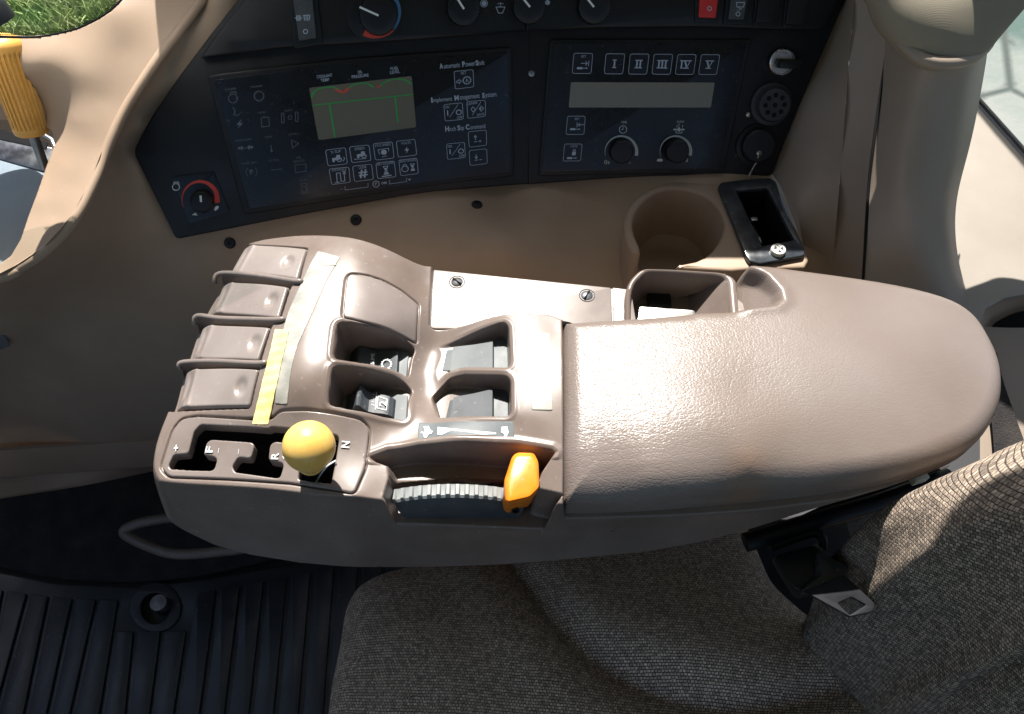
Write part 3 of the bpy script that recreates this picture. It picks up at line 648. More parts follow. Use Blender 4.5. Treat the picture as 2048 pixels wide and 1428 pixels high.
# ---------------------------------------------------------------- ball lever
gb = P(625, 960, -.030); gc = P(618, 893, .026); ax = gc - gb; ln = np.linalg.norm(ax); ax /= ln
glv = lathe('gear_lever', gb - ax * .015, ax, [(.0001, 0), (.0052, 0), (.0052, ln - .002)], M_BLACK, ARM, 20, label='short dark gear lever with a yellow ball knob')
Rb = .0158; nz = .0075
prof = [(.0070, -.0285), (.0079, -.0285), (.0083, -.0275), (.0088, -.0255), (.0084, -.0248), (.0100, -.0185)]
a0 = math.asin(.0112 / Rb)
for k in range(22):
    a = math.pi - a0 - (math.pi - a0) * k / 21; prof.append((Rb * math.sin(a) if k < 21 else 0.0001, Rb * math.cos(a)))
lathe('ball_knob', gc, ax, prof, M_YEL, glv, 56, auto=50)
tube('wire', spline([P(630, 968, -.018), P(643, 946, -.010), P(656, 931, -.005), P(672, 921, -.004)], 5), .0006, M_WHITE, glv, 6)
# ---------------------------------------------------------------- four hydraulic lever paddles
pad_q = [[(484, 487), (614, 497), (595, 559), (451, 545)], [(441, 562), (576, 573), (557, 636), (413, 624)], [(399, 647), (539, 654), (516, 721), (375, 716)], [(366, 736), (517, 738), (499, 812), (345, 815)]]
dim = [(575.5, 522.6), (543.5, 599.5), (509, 685), (481.5, 772.5)]
desc = ['paddle lever at the far end of the row', 'second paddle lever from the far end', 'second paddle lever from the gear gate', 'paddle lever nearest the gear gate']
for qd, dm, ds in zip(pad_q, dim, desc):
    f = lambda X, Y: HB(X, Y) + .0018
    C = outl(f, qd)
    nu, nv = 90, 46; V = []; off = .0018
    dp = on(f, *dm)
    nc = on(f, *(np.array(qd[0]) * .46 + np.array(qd[3]) * .54 + np.array([14, 0])))
    us = np.linspace(0, 1, nu); vs = np.linspace(0, 1, nv)
    U, Vv = np.meshgrid(us, vs)
    Pt = ((1 - U)[..., None] * (1 - Vv)[..., None] * C[0] + (U * (1 - Vv))[..., None] * C[1] + (U * Vv)[..., None] * C[2] + ((1 - U) * Vv)[..., None] * C[3])
    # round plan corners
    wu = np.linalg.norm(C[1] - C[0]); wv = np.linalg.norm(C[3] - C[0]); du = np.minimum(U, 1 - U) * wu; dv = np.minimum(Vv, 1 - Vv) * wv
    r = .0025; cx = np.maximum(r - du, 0); cy = np.maximum(r - dv, 0); dd = np.hypot(cx, cy); k = np.where((cx > 0) & (cy > 0) & (dd > r), 1, 0)
    e = np.where((cx > 0) & (cy > 0), r - dd, np.minimum(du, dv)); e = np.maximum(e, 0)
    X, Y = Pt[..., 0], Pt[..., 1]; z = HB(X, Y) + off
    R = .0018; t = np.clip(1 - e / R, 0, 1); z -= R * (1 - np.sqrt(1 - t * t))
    z -= np.maximum(.13 - U, 0) / .13 * .0065                                   # nose slopes down
    z -= .0023 * np.exp(-(((X - dp[0]) / .0042) ** 2 + ((Y - dp[1]) / .0058) ** 2) ** 1.6)
    gv = (Vv - .42) / .36; z -= .0028 * np.exp(-((U - .115 + .03 * (Vv - .5)) / .045) ** 2) * np.exp(-gv ** 4)  # finger groove near the nose
    z += .0008 * np.exp(-((U - .19) / .03) ** 2)
    V = np.stack([X, Y, z], -1).reshape(-1, 3); idx = np.arange(nu * nv).reshape(nv, nu)
    fc = np.stack([idx[1:, :-1], idx[1:, 1:], idx[:-1, 1:], idx[:-1, :-1]], -1).reshape(-1, 4)
    b = np.concatenate([idx[0, :], idx[1:, -1], idx[-1, -2::-1], idx[-2:0:-1, 0]]); lo = V[b].copy(); lo[:, 2] -= .012
    nb = len(b); li = len(V) + np.arange(nb); V = np.concatenate([V, lo]); nx = np.roll(np.arange(nb), -1)
    fc = np.concatenate([fc, np.stack([b, b[nx], li[nx], li], 1)])
    obj('lever_paddle', V, fc, M_PADDLE, ARM, True, ds)
for r in ridge_lines:
    q = spline(r, 6); pts = []
    for k_, (a_, b_) in enumerate(q):
        p_ = A(a_, b_); t_ = k_ / (len(q) - 1); pts.append(p_ + np.array([0, 0, .0014 - .0035 * max(0, .10 - t_) / .10 - .004 * max(0, t_ - .9) / .1]))
    tube('divider', pts, [.0020 if 3 < k_ < len(q) - 4 else .0017 for k_ in range(len(q))], M_BROWN_S, ARM, 10)
# ---------------------------------------------------------------- screwed cover plate
z_cov = -.0190
hc = hplane(z_cov)
cov = plate('cover_plate', hplane(z_cov - .003), [rnd([(867, 539), (1222, 575), (1225, 655), (1100, 660), (862, 657), (858, 648)], [3, 3, 2, 2, 9, 6], 4)], .003, M_BROWN_S, ARM, .0007, label='flat cover plate held by two slotted screws')
plate('cover_plate', hplane(z_cov - .0034), [rnd([(1225, 575), (1262, 579), (1275, 660), (1229, 660)], 2, 3)], .003, M_BROWN_S, ARM, .0005, label='short end piece of the flat cover plate')
for (sx, sy, an) in [(914, 564, -42), (1174, 591, 62)]:
    c = P(sx, sy, z_cov)
    sink = lathe('screw', c, (0, 0, 1), [(.0060, .0002), (.0057, .0005), (.0054, .0002), (.0052, -.0006), (.0049, -.0003), (.0035, .0008), (.0001, .0014)], M_STEEL, cov, 28, auto=60)
    box('slot', c + np.array([0, 0, .0009]), (.0080, .0013, .0012), M_BLACKPIT, sink, .0, rot=Matrix.Rotation(math.radians(an), 4, 'Z'))
# ---------------------------------------------------------------- rocker switches in the wells
def swplane(p3):
    a, b, c = p3; n = np.cross(b - a, c - a); n = n if n[2] > 0 else -n
    return Plane(a, n, b - a)
# left wells: housings lie on the well floor, rising to the right
def housing(pxs, zs, lbl, m=M_GREYP):
    Q = [P(a, b, z) for (a, b), z in zip(pxs, zs)]; pl = swplane(Q[:3]); 
    o = plate('rocker_switch', Plane(pl.o - pl.n * .004, pl.n, pl.u), [rnd(pxs, 3, 3)], .004, m, ARM, .0005, label=lbl); return o, pl
# upper left: resume
h1, p1 = housing([(690, 697), (818, 703), (812, 765), (682, 752)], [-.0215, -.0185, -.0185], 'two-way rocker reading RESUME with a gear symbol')
def ramp(name, pl, quad, prof, m, parent, smooth=True, label=None, auto=30):
    """extrude a side profile: quad px TL TR BR BL on pl; prof = [(u 0..1, height)]"""
    T = [pl.hit(*q) for q in quad]; V = []; n = len(prof)
    for u, h in prof: V.append(T[0] * (1 - u) + T[1] * u + pl.n * h)
    for u, h in prof: V.append(T[3] * (1 - u) + T[2] * u + pl.n * h)
    base = len(V); V += [T[0] - pl.n * .001, T[1] - pl.n * .001, T[3] - pl.n * .001, T[2] - pl.n * .001]
    Fc = [(i, i + 1, n + i + 1, n + i) for i in range(n - 1)]
    Fc.append(tuple([base] + list(range(n)) + [base + 1])[::-1]); Fc.append(tuple([base + 2] + list(range(n, 2 * n)) + [base + 3]))
    Fc += [(base, 0, n, base + 2), (base + 1, n - 1, 2 * n - 1, base + 3), (base, base + 2, base + 3, base + 1)]
    return obj(name, V, Fc, m, parent, smooth, label, auto=auto)
k5 = lambda pts: Z(pts, 640, 620, 5.95)
rk = ramp('rocker', p1, k5([(380, 490), (950, 545), (935, 800), (330, 740)]), [(0, .0005), (.02, .0015), (.20, .0075), (.235, .0078), (.5, .0035), (.56, .003), (.95, .0048), (.985, .0044), (1, .0005)], M_DKSW, h1, auto=16)
def hp(pl, off): return Plane(pl.o + pl.n * off, pl.n, pl.u)
obj('lettering', *text_geo('RESUME', hp(p1, .0066), (745, 722), 7, (.05, -1), 30, .0002), M_WHITE, rk, smooth=False)
pg = hp(p1, .0042)
def gear_geo(pl_, cx, cy, r, teeth=12, f=None, w=.9, tl=.3):
    f = f or pmap(pl_, .0005); it = [stroke(circ(cx, cy, r), w, f, True)]
    for k in range(teeth):
        a = 2 * math.pi * k / teeth; it.append(stroke([(cx + r * math.cos(a), cy + r * math.sin(a)), (cx + r * (1 + tl) * math.cos(a), cy + r * (1 + tl) * math.sin(a))], w * 1.3, f))
    return it
obj('gear_symbol', *merge(gear_geo(pg, 773, 728, 8.5, 14, f=pmap(pg, .0012), w=1.3)), M_WHITE, rk, smooth=False)
# lower left: three position rotary rocker with a raised bar and figure 2
h2, p2 = housing([(680, 780), (816, 790), (812, 845), (672, 840)], [-.0215, -.0185, -.0190], 'selector with a raised finger bar and a boxed figure 2')
prof2 = [(0, .0), (.10, .002), (.22, .007), (.30, .0135), (.335, .0152), (.375, .0155), (.41, .0145), (.45, .0105), (.52, .0072), (.62, .0062), (.80, .0060), (.90, .0048), (.97, .0025), (1, 0)]
r2k = ramp('rocker', p2, k5([(320, 1010), (905, 1075), (885, 1290), (290, 1240)]), prof2, M_DKSW, h2, auto=20)
pr2 = hp(p2, .0062)
fm = pmap(pr2, .0006)
it = [stroke(k5([(672, 975), (668, 1085), (657, 1185)]), .9, fm), stroke(k5([(692, 1025), (802, 1062), (792, 1188), (678, 1165)]), .9, fm, True), stroke(k5([(640, 1050), (622, 1045)]), .7, fm), stroke(k5([(650, 1010), (625, 1000)]), .7, fm), stroke(k5([(640, 1095), (615, 1090)]), .7, fm), stroke(k5([(650, 1135), (610, 1118)]), .7, fm)]
g2 = text_geo('2', hp(p2, .0062), k5([(748, 1112)])[0], 13, (.1, -1), 10, .0007, .01)
obj('figure', *merge(it + [g2]), M_WHITE, r2k, smooth=False)
# right wells
h3, p3 = housing([(893, 700), (1016, 676), (1017, 737), (884, 742)], [-.0185, -.0140, -.0140], 'plain grey rocker in the well nearest the cover plate')
rk3 = ramp('rocker', p3, [(906, 697), (988, 690), (988, 745), (900, 748)], [(0, .0005), (.01, .002), (.5, .0026), (.985, .0045), (1, .0005)], M_GREYP, h3, auto=16)
h4, p4 = housing([(900, 800), (1016, 770), (1017, 838), (890, 842)], [-.0200, -.0150, -.0150], 'dark plain rocker in the well nearest the speed decal', M_DKSW)
rk4 = ramp('rocker', p4, [(908, 797), (988, 785), (988, 842), (900, 842)], [(0, .0005), (.01, .002), (.5, .0028), (.985, .0048), (1, .0005)], M_DKSW, h4, auto=16)
# ---------------------------------------------------------------- ribbed speed wheel and orange lever
ya = P(900, 968, -.020)[1]; yb = P(900, 991, -.020)[1]
xw = P(905, 980, -.018)[0]; RW = .092; cz = -.0185 - RW
V = []; Fc = []; nseg = 300; a0, a1 = math.radians(-25.5), math.radians(32); rows = [(ya, -.0015), (ya - .0006, 0), (yb + .0006, 0), (yb, -.0006), (yb - .0008, -.003), (yb - .0045, -.0085), (yb - .0062, -.013), (yb - .0062, -.035)]
for j, (yy, dr) in enumerate(rows):
    for k in range(nseg + 1):
        a = a0 + (a1 - a0) * k / nseg; rib = 0
        ph = (a / math.radians(3.85)) % 1.0
        if j in (1, 2, 3): rib = -.0017 * sst(abs(ph - .5), .18, .27)
        V.append((xw + (RW + dr + rib) * math.sin(a), yy, cz + (RW + dr + rib) * math.cos(a)))
Fl = []
for j in range(len(rows) - 1):
    for k in range(nseg):
        b = j * (nseg + 1) + k; c = b + nseg + 1; (Fc if j < 4 else Fl).append((b, b + 1, c + 1, c))
swh = obj('speed_wheel', V[:5 * (nseg + 1)], Fc, M_WHEEL, ARM, True, 'ribbed grey thumb wheel in the front recess', auto=40)
obj('wheel_flange', V[4 * (nseg + 1):], [tuple(i_ - 4 * (nseg + 1) for i_ in f_) for f_ in Fl], M_DKSW, swh, True, auto=40)
def ringp(pts, z, r=3): return [P(a, b, zz) for (a, b), zz in zip(rnd(pts, r, 4), [z] * 999)]
top = rnd([(1036, 908), (1066, 909), (1074, 924), (1077, 972), (1058, 990), (1016, 1000), (1012, 960), (1027, 915)], 6, 4)
mid_ = rnd([(1034, 905), (1068, 906), (1077, 924), (1079, 976), (1060, 996), (1011, 1006), (1008, 962), (1024, 913)], 7, 4)
low_ = rnd([(1028, 930), (1060, 930), (1072, 950), (1075, 984), (1062, 1007), (1010, 1024), (1003, 1008), (1016, 950)], 7, 4)
low2 = rnd([(1028, 935), (1058, 935), (1068, 955), (1070, 988), (1058, 1012), (1014, 1028), (1006, 1012), (1018, 955)], 7, 4)
rings = [[P(*q, -.038) for q in low2], [P(*q, -.032) for q in low_], [P(*q, -.012) for q in (low_ * .5 + mid_ * .5)], [P(*q, .0045) for q in mid_], [P(*q, .0068) for q in (mid_ * .4 + top * .6)], [P(*q, .0078) for q in (top * .85 + top.mean(0) * .15)]]
ol = loft('speed_lever', rings, M_ORG, ARM, auto=50, label='bright orange wedge lever on the ribbed wheel')
hcn = P(1031, 1018, -.030); lathe('pivot', hcn + np.array([0, -.0006, 0]), (0, -1, .3), [(.0028, 0), (.0026, .0012), (.0016, .0012), (.0014, -.0005), (.0001, -.0005)], M_BLACK, ol, 18)
# metal-edged slot plate behind the lever tip
# small device corner in the tray
plate('tray_insert', hplane(-.018), [rnd([(1279, 612), (1390, 620), (1400, 660), (1272, 660)], 5, 4)], .003, M_CHROME, ARM, .0006, label='pale framed insert in the small tray')
plate('tray_insert', hplane(-.0148), [rnd([(1285, 617), (1385, 624), (1395, 660), (1280, 660)], 4, 4)], .0006, M_DECAL, ARM, .0002, label='light face of the tray insert')
# ================================================================== OUTSIDE: ground, yard
def sheet(name, x0, x1, y0, y1, z, m, n=1, kind='structure'):
    V = []; Fc = []
    for j in range(n + 1):
        for i in range(n + 1): V.append((x0 + (x1 - x0) * i / n, y0 + (y1 - y0) * j / n, z))
    for j in range(n):
        for i in range(n): a = j * (n + 1) + i; Fc.append((a, a + 1, a + n + 2, a + n + 1))
    o = obj(name, V, Fc, m); o['kind'] = kind; return o
M_GRASS = grain(mat('grass', (.07, .15, .025), .8, .2), 60, .5, .01, (.12, .20, .045), 5)
M_BLADE = grain(mat('grass blade', (.17, .27, .07), .6, .3), 20, .1, .001, (.38, .40, .18), 4)
M_YARD = grain(mat('pale concrete', (.23, .23, .215), .9, .2), 40, .5, .004, (.17, .19, .175), 3)
GZ = -1.75
sheet('ground', -60, 60, -60, 60, GZ, M_GRASS)
def yard_mat():
    m = M_YARD; b = m.node_tree.nodes['Principled BSDF']
    v = tex(m, 'ShaderNodeTexVoronoi', .9); v.feature = 'DISTANCE_TO_EDGE'; r = N(m, 'ShaderNodeMapRange'); r.inputs[1].default_value = .004; r.inputs[2].default_value = .02; r.inputs[3].default_value = 1; r.inputs[4].default_value = 0
    L(m, v.outputs[0], r.inputs[0]); n = tex(m, 'ShaderNodeTexNoise', .55, 6); r2 = N(m, 'ShaderNodeMapRange'); r2.inputs[1].default_value = .5; r2.inputs[2].default_value = .56; L(m, n.outputs[0], r2.inputs[0])
    mx = N(m, 'ShaderNodeMix', data_type='RGBA'); old = b.inputs['Base Color'].links[0].from_socket; L(m, old, mx.inputs[6]); mx.inputs[7].default_value = (.075, .11, .10, 1); L(m, r2.outputs[0], mx.inputs[0])
    m2 = N(m, 'ShaderNodeMix', data_type='RGBA'); L(m, mx.outputs[2], m2.inputs[6]); m2.inputs[7].default_value = (.07, .08, .075, 1); L(m, r.outputs[0], m2.inputs[0]); L(m, m2.outputs[2], b.inputs['Base Color'])
yard_mat()
sheet('yard', .75, 30, -1, 25, GZ + .02, M_YARD); sheet('yard', -30, 30, -30, -1, GZ + .02, M_YARD)  # second sheet is unseen, added to keep the bounced light neutral
# grass blades where the lawn can be seen past the front corner
V = []; Fc = []
for i in range(26000):
    x = rng.uniform(-3.6, -1.3); y = rng.uniform(1.9, 4.2); h = rng.uniform(.05, .13); a = rng.uniform(0, 6.28); wd = rng.uniform(.004, .008); dx, dy = math.cos(a) * wd, math.sin(a) * wd
    lx, ly = rng.normal(0, .05), rng.normal(0, .05); b = len(V)
    V += [(x - dx, y - dy, GZ), (x + dx, y + dy, GZ), (x + dx * .6 + lx * .4, y + dy * .6 + ly * .4, GZ + h * .6), (x - dx * .6 + lx * .4, y - dy * .6 + ly * .4, GZ + h * .6), (x + lx, y + ly, GZ + h)]
    Fc += [(b, b + 1, b + 2, b + 3), (b + 3, b + 2, b + 4)]
g = obj('grass', V, Fc, M_BLADE, smooth=False); g['kind'] = 'stuff'
# ================================================================== CAB SHELL
M_GLASS = bpy.data.materials.new('window glass'); M_GLASS.use_nodes = True
_n = M_GLASS.node_tree.nodes; _l = M_GLASS.node_tree.links; _n.remove(_n['Principled BSDF']); _o = [x for x in _n if x.type == 'OUTPUT_MATERIAL'][0]
_t = _n.new('ShaderNodeBsdfTransparent'); _t.inputs[0].default_value = (.90, .94, .93, 1); _g = _n.new('ShaderNodeBsdfGlossy'); _g.inputs['Roughness'].default_value = .03; _f = _n.new('ShaderNodeFresnel'); _f.inputs[0].default_value = 1.5; _m = _n.new('ShaderNodeMixShader')
_l.new(_f.outputs[0], _m.inputs[0]); _l.new(_t.outputs[0], _m.inputs[1]); _l.new(_g.outputs[0], _m.inputs[2]); _l.new(_m.outputs[0], _o.inputs[0])
# unseen roof with headliner: its right edge is cut to shape the sun patch
def prism(name, poly, z0, z1, m, parent=None, label=None):
    n = len(poly); V = [(p[0], p[1], z0) for p in poly] + [(p[0], p[1], z1) for p in poly]
    Fc = [tuple(range(n))[::-1], tuple(range(n, 2 * n))] + [(i, (i + 1) % n, n + (i + 1) % n, n + i) for i in range(n)]
    return obj(name, V, Fc, m, parent, False, label)
CABR = thing('cab_roof', (0, 0, .75), 'pale lined cab roof above the seat, edge cut to shape the sun patch', 'roof')
prism('headliner', [(-.95, -.95), (1.0, -.95), (1.0, .385), (.42, .385), (.30, .395), (.22, .412), (-.95, .412)], .75, .80, M_HEAD, CABR)
SHELL = thing('cab_shell', (0, -.9, -.56), 'tan lower cab walls around the seat and floor', 'cab wall')
prism('door_panel', [(-.95, -.98), (1.0, -.98), (1.0, -.95), (-.95, -.95)], -.58, -.08, M_HEAD, SHELL)
prism('rear_panel', [(.98, -.95), (1.0, -.95), (1.0, .44), (.98, .44)], -.58, -.02, M_HEAD, SHELL)
prism('front_panel', [(-.97, -.95), (-.95, -.95), (-.95, .44), (-.97, .44)], -.58, -.12, M_HEAD, SHELL)
prism('outer_panel', [(-.95, .445), (.34, .445), (.34, .46), (-.95, .46)], -.58, -.11, M_HEAD, SHELL); prism('outer_panel', [(.342, .445), (1.0, .445), (1.0, .46), (.342, .46)], -.58, -.30, M_HEAD, SHELL)
# ================================================================== RIGHT-HAND CONSOLE
CON = thing('side_console', (0, .2, -.4), 'tan moulded side console curving round the black instrument panel', 'console')
# panel planes (wrap-around: the front part is turned towards the driver)
TL_ = math.radians(55)
a = P(1040, 372, -.080); b = P(350, 480, -.080); ubr = (a - b); ubr /= np.linalg.norm(ubr)
nl = np.cross(ubr, [0, 0, 1.0]); nl = nl / np.linalg.norm(nl)            # points back towards the driver
nL = nl * math.sin(TL_) + np.array([0, 0, math.cos(TL_)]); PL = Plane(a, nL, ubr)
ub2 = P(1540, 352, -.080) - P(1080, 368, -.080); ub2 /= np.linalg.norm(ub2); nr = np.cross(ub2, [0, 0, 1.0])
nR = nr * math.sin(TL_) + np.array([0, 0, math.cos(TL_)]); PR = Plane(P(1080, 368, -.080), nR, ub2)
TP = lambda off=0.0: PR
WY = .150
K1 = [(440, -60), (402, 0), (357, 63), (315, 119), (252, 217), (213, 301), (189, 364), (150, 438), (93, 500), (40, 535), (-4, 557), (-300, 640)]
K1z = [.085, .072, .060, .049, .029, .014, .006, -.003, -.012, -.018, -.022, -.028]
rim_reg = K1 + [(-300, 600), (-10, 535), (22, 512), (42, 478), (58, 430), (75, 385), (92, 335), (110, 288), (104, 262), (80, 246), (40, 240), (-300, 236), (-300, 68), (0, 68), (60, 72), (120, 66), (180, 48), (225, 22), (262, -60)]
rc = [(p[0], p[1], 'z', z) for p, z in zip(K1, K1z)] + [(262, -50, 'z', .085), (225, 22, 'z', .076), (180, 48, 'z', .071), (120, 66, 'z', .068), (0, 68, 'z', .068), (-60, 68, 'z', .068),
      (60, 140, 'z', .053), (-60, 145, 'z', .053), (165, 150, 'z', .049), (95, 240, 'z', .010), (30, 236, 'z', -.004), (-60, 236, 'z', -.004), (60, 190, 'z', .026), (-60, 190, 'z', .024), (150, 240, 'z', .025), (205, 200, 'z', .0345), (120, 330, 'z', .007), (75, 400, 'z', -.003), (45, 480, 'z', -.013), (0, 535, 'z', -.021), (250, 100, 'z', .056), (320, 20, 'z', .07), (180, 300, 'z', .0145), (150, 370, 'z', .004), (110, 430, 'z', -.005)]
rim, rimf = relief('rim', rim_reg, rc, M_TAN, CON, 4)
solid(rim, .006)
# fillet from the crest down round the panel, and the big wall under it
wall_reg = [(p[0] - 7, p[1] - 5) for p in K1[:11]] + [(-300, 636), (-300, 915), (0, 902), (170, 890), (400, 872), (400, 1000), (1500, 1000), (1660, 800), (1668, 520), (1640, 380), (1560, 325), (1300, 325), (1080, 342), (850, 358), (600, 404), (366, 455), (286, 305), (306, 254), (374, 158), (444, 60), (494, 10), (519, -60)]
wc_ = [(p[0], p[1], 'z', z - .0045) for p, z in zip(K1, K1z)] + [(p[0], p[1], 'pl', Plane(PL.o - PL.n * .006, PL.n, PL.u)) for p in [(268, 305), (290, 250), (360, 150), (430, 50), (480, 0), (352, 474), (600, 426), (850, 378), (305, 390)]] + \
      [(p[0], p[1], 'pl', Plane(PR.o - PR.n * .006, PR.n, PR.u)) for p in [(1080, 362), (1300, 345), (1545, 340), (1620, 352)]] + \
      [(x, y, 'y', WY) for x in (-50, 170, 400, 640) for y in (720, 810, 890)] + [(x, y, 'y', WY) for x in (900, 1200, 1500) for y in (620, 760, 900)] + \
      [(100, 640, 'y', WY), (-50, 680, 'y', WY - .002), (250, 560, 'y', WY + .004), (400, 560, 'y', WY + .012), (700, 500, 'y', WY + .028), (1000, 470, 'y', WY + .03), (1000, 400, 'z', -.088), (1200, 420, 'z', -.10), (1640, 520, 'y', WY + .02)]
wc_ += [(p[0], p[1], 'pl', Plane(PL.o - PL.n * .004, PL.n, PL.u)) for p in [(720, 406), (660, 416), (780, 395), (450, -50), (420, 0), (374, 68), (334, 124), (272, 222), (242, 290)]]
cuphole = spline([(1262, 470), (1270, 420), (1300, 385), (1350, 372), (1410, 388), (1445, 440), (1442, 490), (1410, 530), (1380, 545), (1380, 640), (1275, 640), (1278, 540), (1268, 510)], 3, True)
trayhole = [(1470, 376), (1538, 370), (1592, 482), (1524, 495)]
wl_, wlf = relief('side_wall', wall_reg, wc_, M_TAN, CON, 6, lam=1e-5, holes=[cuphole, trayhole])
tube('rim_edge', [rimf(p[0] - 3, p[1] - 3) - np.array([0, 0, .0024]) for p in spline(K1, 5)], .0042, M_TAN, CON, 12)
# ledge under the wall and the lower return
V = []; lofts = []
def strip(name, rows, m, parent=None, label=None, n=6, thick=.003, auto=50):
    """rows of 3D polylines skinned together"""
    R = [spline(r, n) for r in rows]; o = loft(name, R, m, parent, closed=False, cap=False, label=label, auto=auto); 
    o.data.flip_normals(); return o
xs_ = [(-80, 905), (0, 901), (170, 890), (330, 879), (520, 868), (900, 850)]
e0 = [PY(a, b - 6, WY) for a, b in xs_]; e1 = [PY(a, b, WY - .004) for a, b in xs_]
e2 = [PY(a, b + 50, WY - .0165) for a, b in xs_]; e3 = [PY(a, b + 54, WY - .012) for a, b in xs_]
xb_ = [(-80, 1012), (0, 993), (170, 967), (330, 934), (520, 900), (900, 880)]
e4 = [P(a, b, -.50) for a, b in xb_]; e5 = [P(a, b + 12, -.525) for a, b in xb_]
strip('lower_lip', [e0, e1, e2, e3], M_TAN, CON); strip('lower_return', [e3, [x * .5 + y * .5 for x, y in zip(e3, e4)], e4, e5], M_TAN, CON)
plate('sticker', Plane(np.array([0, WY - .001, 0]), (0, -1, 0), (1, 0, 0)), [[(-30, 630), (2, 655), (20, 692), (-30, 712)]], .0006, M_GREYP, CON, 0, label='small grey patch at the frame edge of the side wall')
# cup holder ledge (C-shaped, open towards the seat) extruded deep
k6 = lambda pts: Z(pts, 1100, 330, 3.413)
cring = k6([(620,595),(592,603),(560,590),(530,545),(512,480),(505,420),(510,360),(528,305),(560,255),(600,212),(660,170),(740,135),(850,110),(1000,95),(1140,85),(1300,80),(1500,75),(1545,90),(1575,130),(1670,370),(1762,610),(1768,650),(1740,700),(1560,706),(1350,712),(1240,722),(1060,712),(880,702),(862,690),(900,675),(1000,655),(1060,625),(1110,585),(1150,530),(1180,470),(1190,410),(1178,350),(1150,295),(1100,240),(1040,202),(960,172),(870,160),(790,165),(720,190),(655,232),(605,285),(573,345),(563,400),(567,440),(582,490),(608,548)])
led = plate('cup_ledge', hplane(-.080 - .13), [rnd(cring, 3, 3), [(1470, 378), (1537, 372), (1591, 482), (1523, 494)]], .13, M_TAN, CON, .003, bres=3, auto=60, label='ledge with round cup holder and ashtray recess')
cc = P(1356, 453, -.080); RC = .046
lathe('cup_floor', cc + np.array([0, -.003, -.075]), (0, 0, 1), [(.0001, 0), (RC - .006, 0), (RC - .001, .003), (RC + .004, .012)], M_TAN, CON, 48)
# three panel fixings in the wall
for s_ in [(460, 486), (712, 440), (954, 410)]:
    p = wlf(*s_); tx = wlf(s_[0] + 8, s_[1]) - p; ty = p - wlf(s_[0], s_[1] + 8); n = np.cross(tx, ty); n /= np.linalg.norm(n)
    lathe('fixing', p, n, [(.0052, -.001), (.0050, .0012), (.0040, .0022), (.0014, .0024), (.0010, .0012), (.0001, .0012)], M_BLACK, CON, 20)
# ash tray / power outlet insert
TRAY = thing('tray_recess', P(1520, 440, -.08), 'black framed rectangular recess set beside the cup holder', 'ashtray')
fr_o = [(1436, 372), (1443, 364), (1490, 358), (1540, 355), (1552, 362), (1578, 428), (1611, 500), (1608, 511), (1520, 527), (1500, 523), (1492, 512), (1466, 445)]
fr_i = [(1473, 381), (1535, 375), (1588, 479), (1524, 491)]
hz = hplane(-.080)
plate('frame', hz, [rnd(fr_o, 4, 4), rnd(fr_i, 1.5, 3)], .005, grain(mat('polished black plastic', (.018, .022, .026), .2, .5), 500, .08, .0002, (.05, .06, .07), 40, .1), TRAY, .0012)
fi = [hz.hit(a, b, .004) for a, b in fr_i]; cfi = sum(fi) / 4
rings = [[q for q in fi], [cfi + (q - cfi) * .98 + np.array([0, 0, -.012]) for q in fi], [cfi + (q - cfi) * .9 + np.array([0, 0, -.05]) for q in fi]]
well = loft('well', [[p for p in r] for r in rings], M_BLACKPIT, TRAY, cap=False, smooth=False); 
obj('well_floor', rings[2], [(0, 1, 2, 3)], M_BLACKPIT, TRAY, smooth=False)
tube('spring_arm', [P(1478, 405, -.092), P(1496, 440, -.098), P(1512, 470, -.092), P(1520, 490, -.09)], .0022, M_RUBBER, TRAY, 10)
box('contact', P(1508, 440, -.09), (.006, .005, .004), M_STEEL, TRAY, .0008)
box('contact', P(1517, 481, -.09), (.004, .007, .003), M_CHROME, TRAY, .0006)
kc = P(1555, 503, -.0748)
kn = lathe('round_badge', kc, (0, 0, 1), [(.0064, -.002), (.0064, .003), (.0060, .0036), (.0001, .0036)], mat('ivory plastic', (.55, .55, .5), .4), TRAY, 32, label='small round ivory badge with a crossed-out mark')
fk = lambda x, y: kc + np.array([x * .001, y * .001, .0038])
obj('badge_mark', *merge([fillp([(-4.2, -1), (-1, .5), (-2, 3.6), (-3.6, 2)], fk), fillp([(4.2, -2.2), (1.4, .2), (3.8, 2.6)], fk), fillp([(-1.5, -4.4), (2, -3.8), (.4, -.8)], fk), stroke([(-1, 4.2), (1.4, 1.2)], .7, fk)]), M_BLACK, kn, smooth=False)
# right-hand lining between the panel and the cab post
rl = [[P(1709 + 14, -40, .11), P(1709, 0, .10), P(1697, 137, .055), P(1681, 345, -.03), P(1667, 510, -.09), P(1658, 640, -.13)]]
edge_l = [PR.hit(1712, -40, -.004), PR.hit(1695, 0, -.004), PR.hit(1606, 200, -.004), PR.hit(1540, 352, -.004), PR.hit(1600, 430, -.03), PR.hit(1622, 560, -.05)]
wr_reg = [(1722, -60), (1709, 0), (1697, 137), (1681, 345), (1667, 510), (1655, 700), (1560, 700), (1612, 520), (1596, 430), (1548, 352), (1536, 340), (1600, 190), (1688, 0), (1710, -60)]
PRm = Plane(PR.o - PR.n * .008, PR.n, PR.u)
wr_c = [(p[0], p[1], 'pl', PRm) for p in [(1700, -40), (1688, 0), (1600, 190), (1540, 345)]] + [(1722, -60, 'y', .32), (1709, 0, 'y', .31), (1697, 137, 'y', .275), (1681, 345, 'y', .215), (1667, 510, 'y', .172), (1655, 700, 'y', .13), (1560, 700, 'y', .13), (1615, 520, 'y', .175), (1600, 400, 'y', .205)]
wr, _ = relief('lining', wr_reg, wr_c, M_TANG, CON, 6, lam=1e-5); 
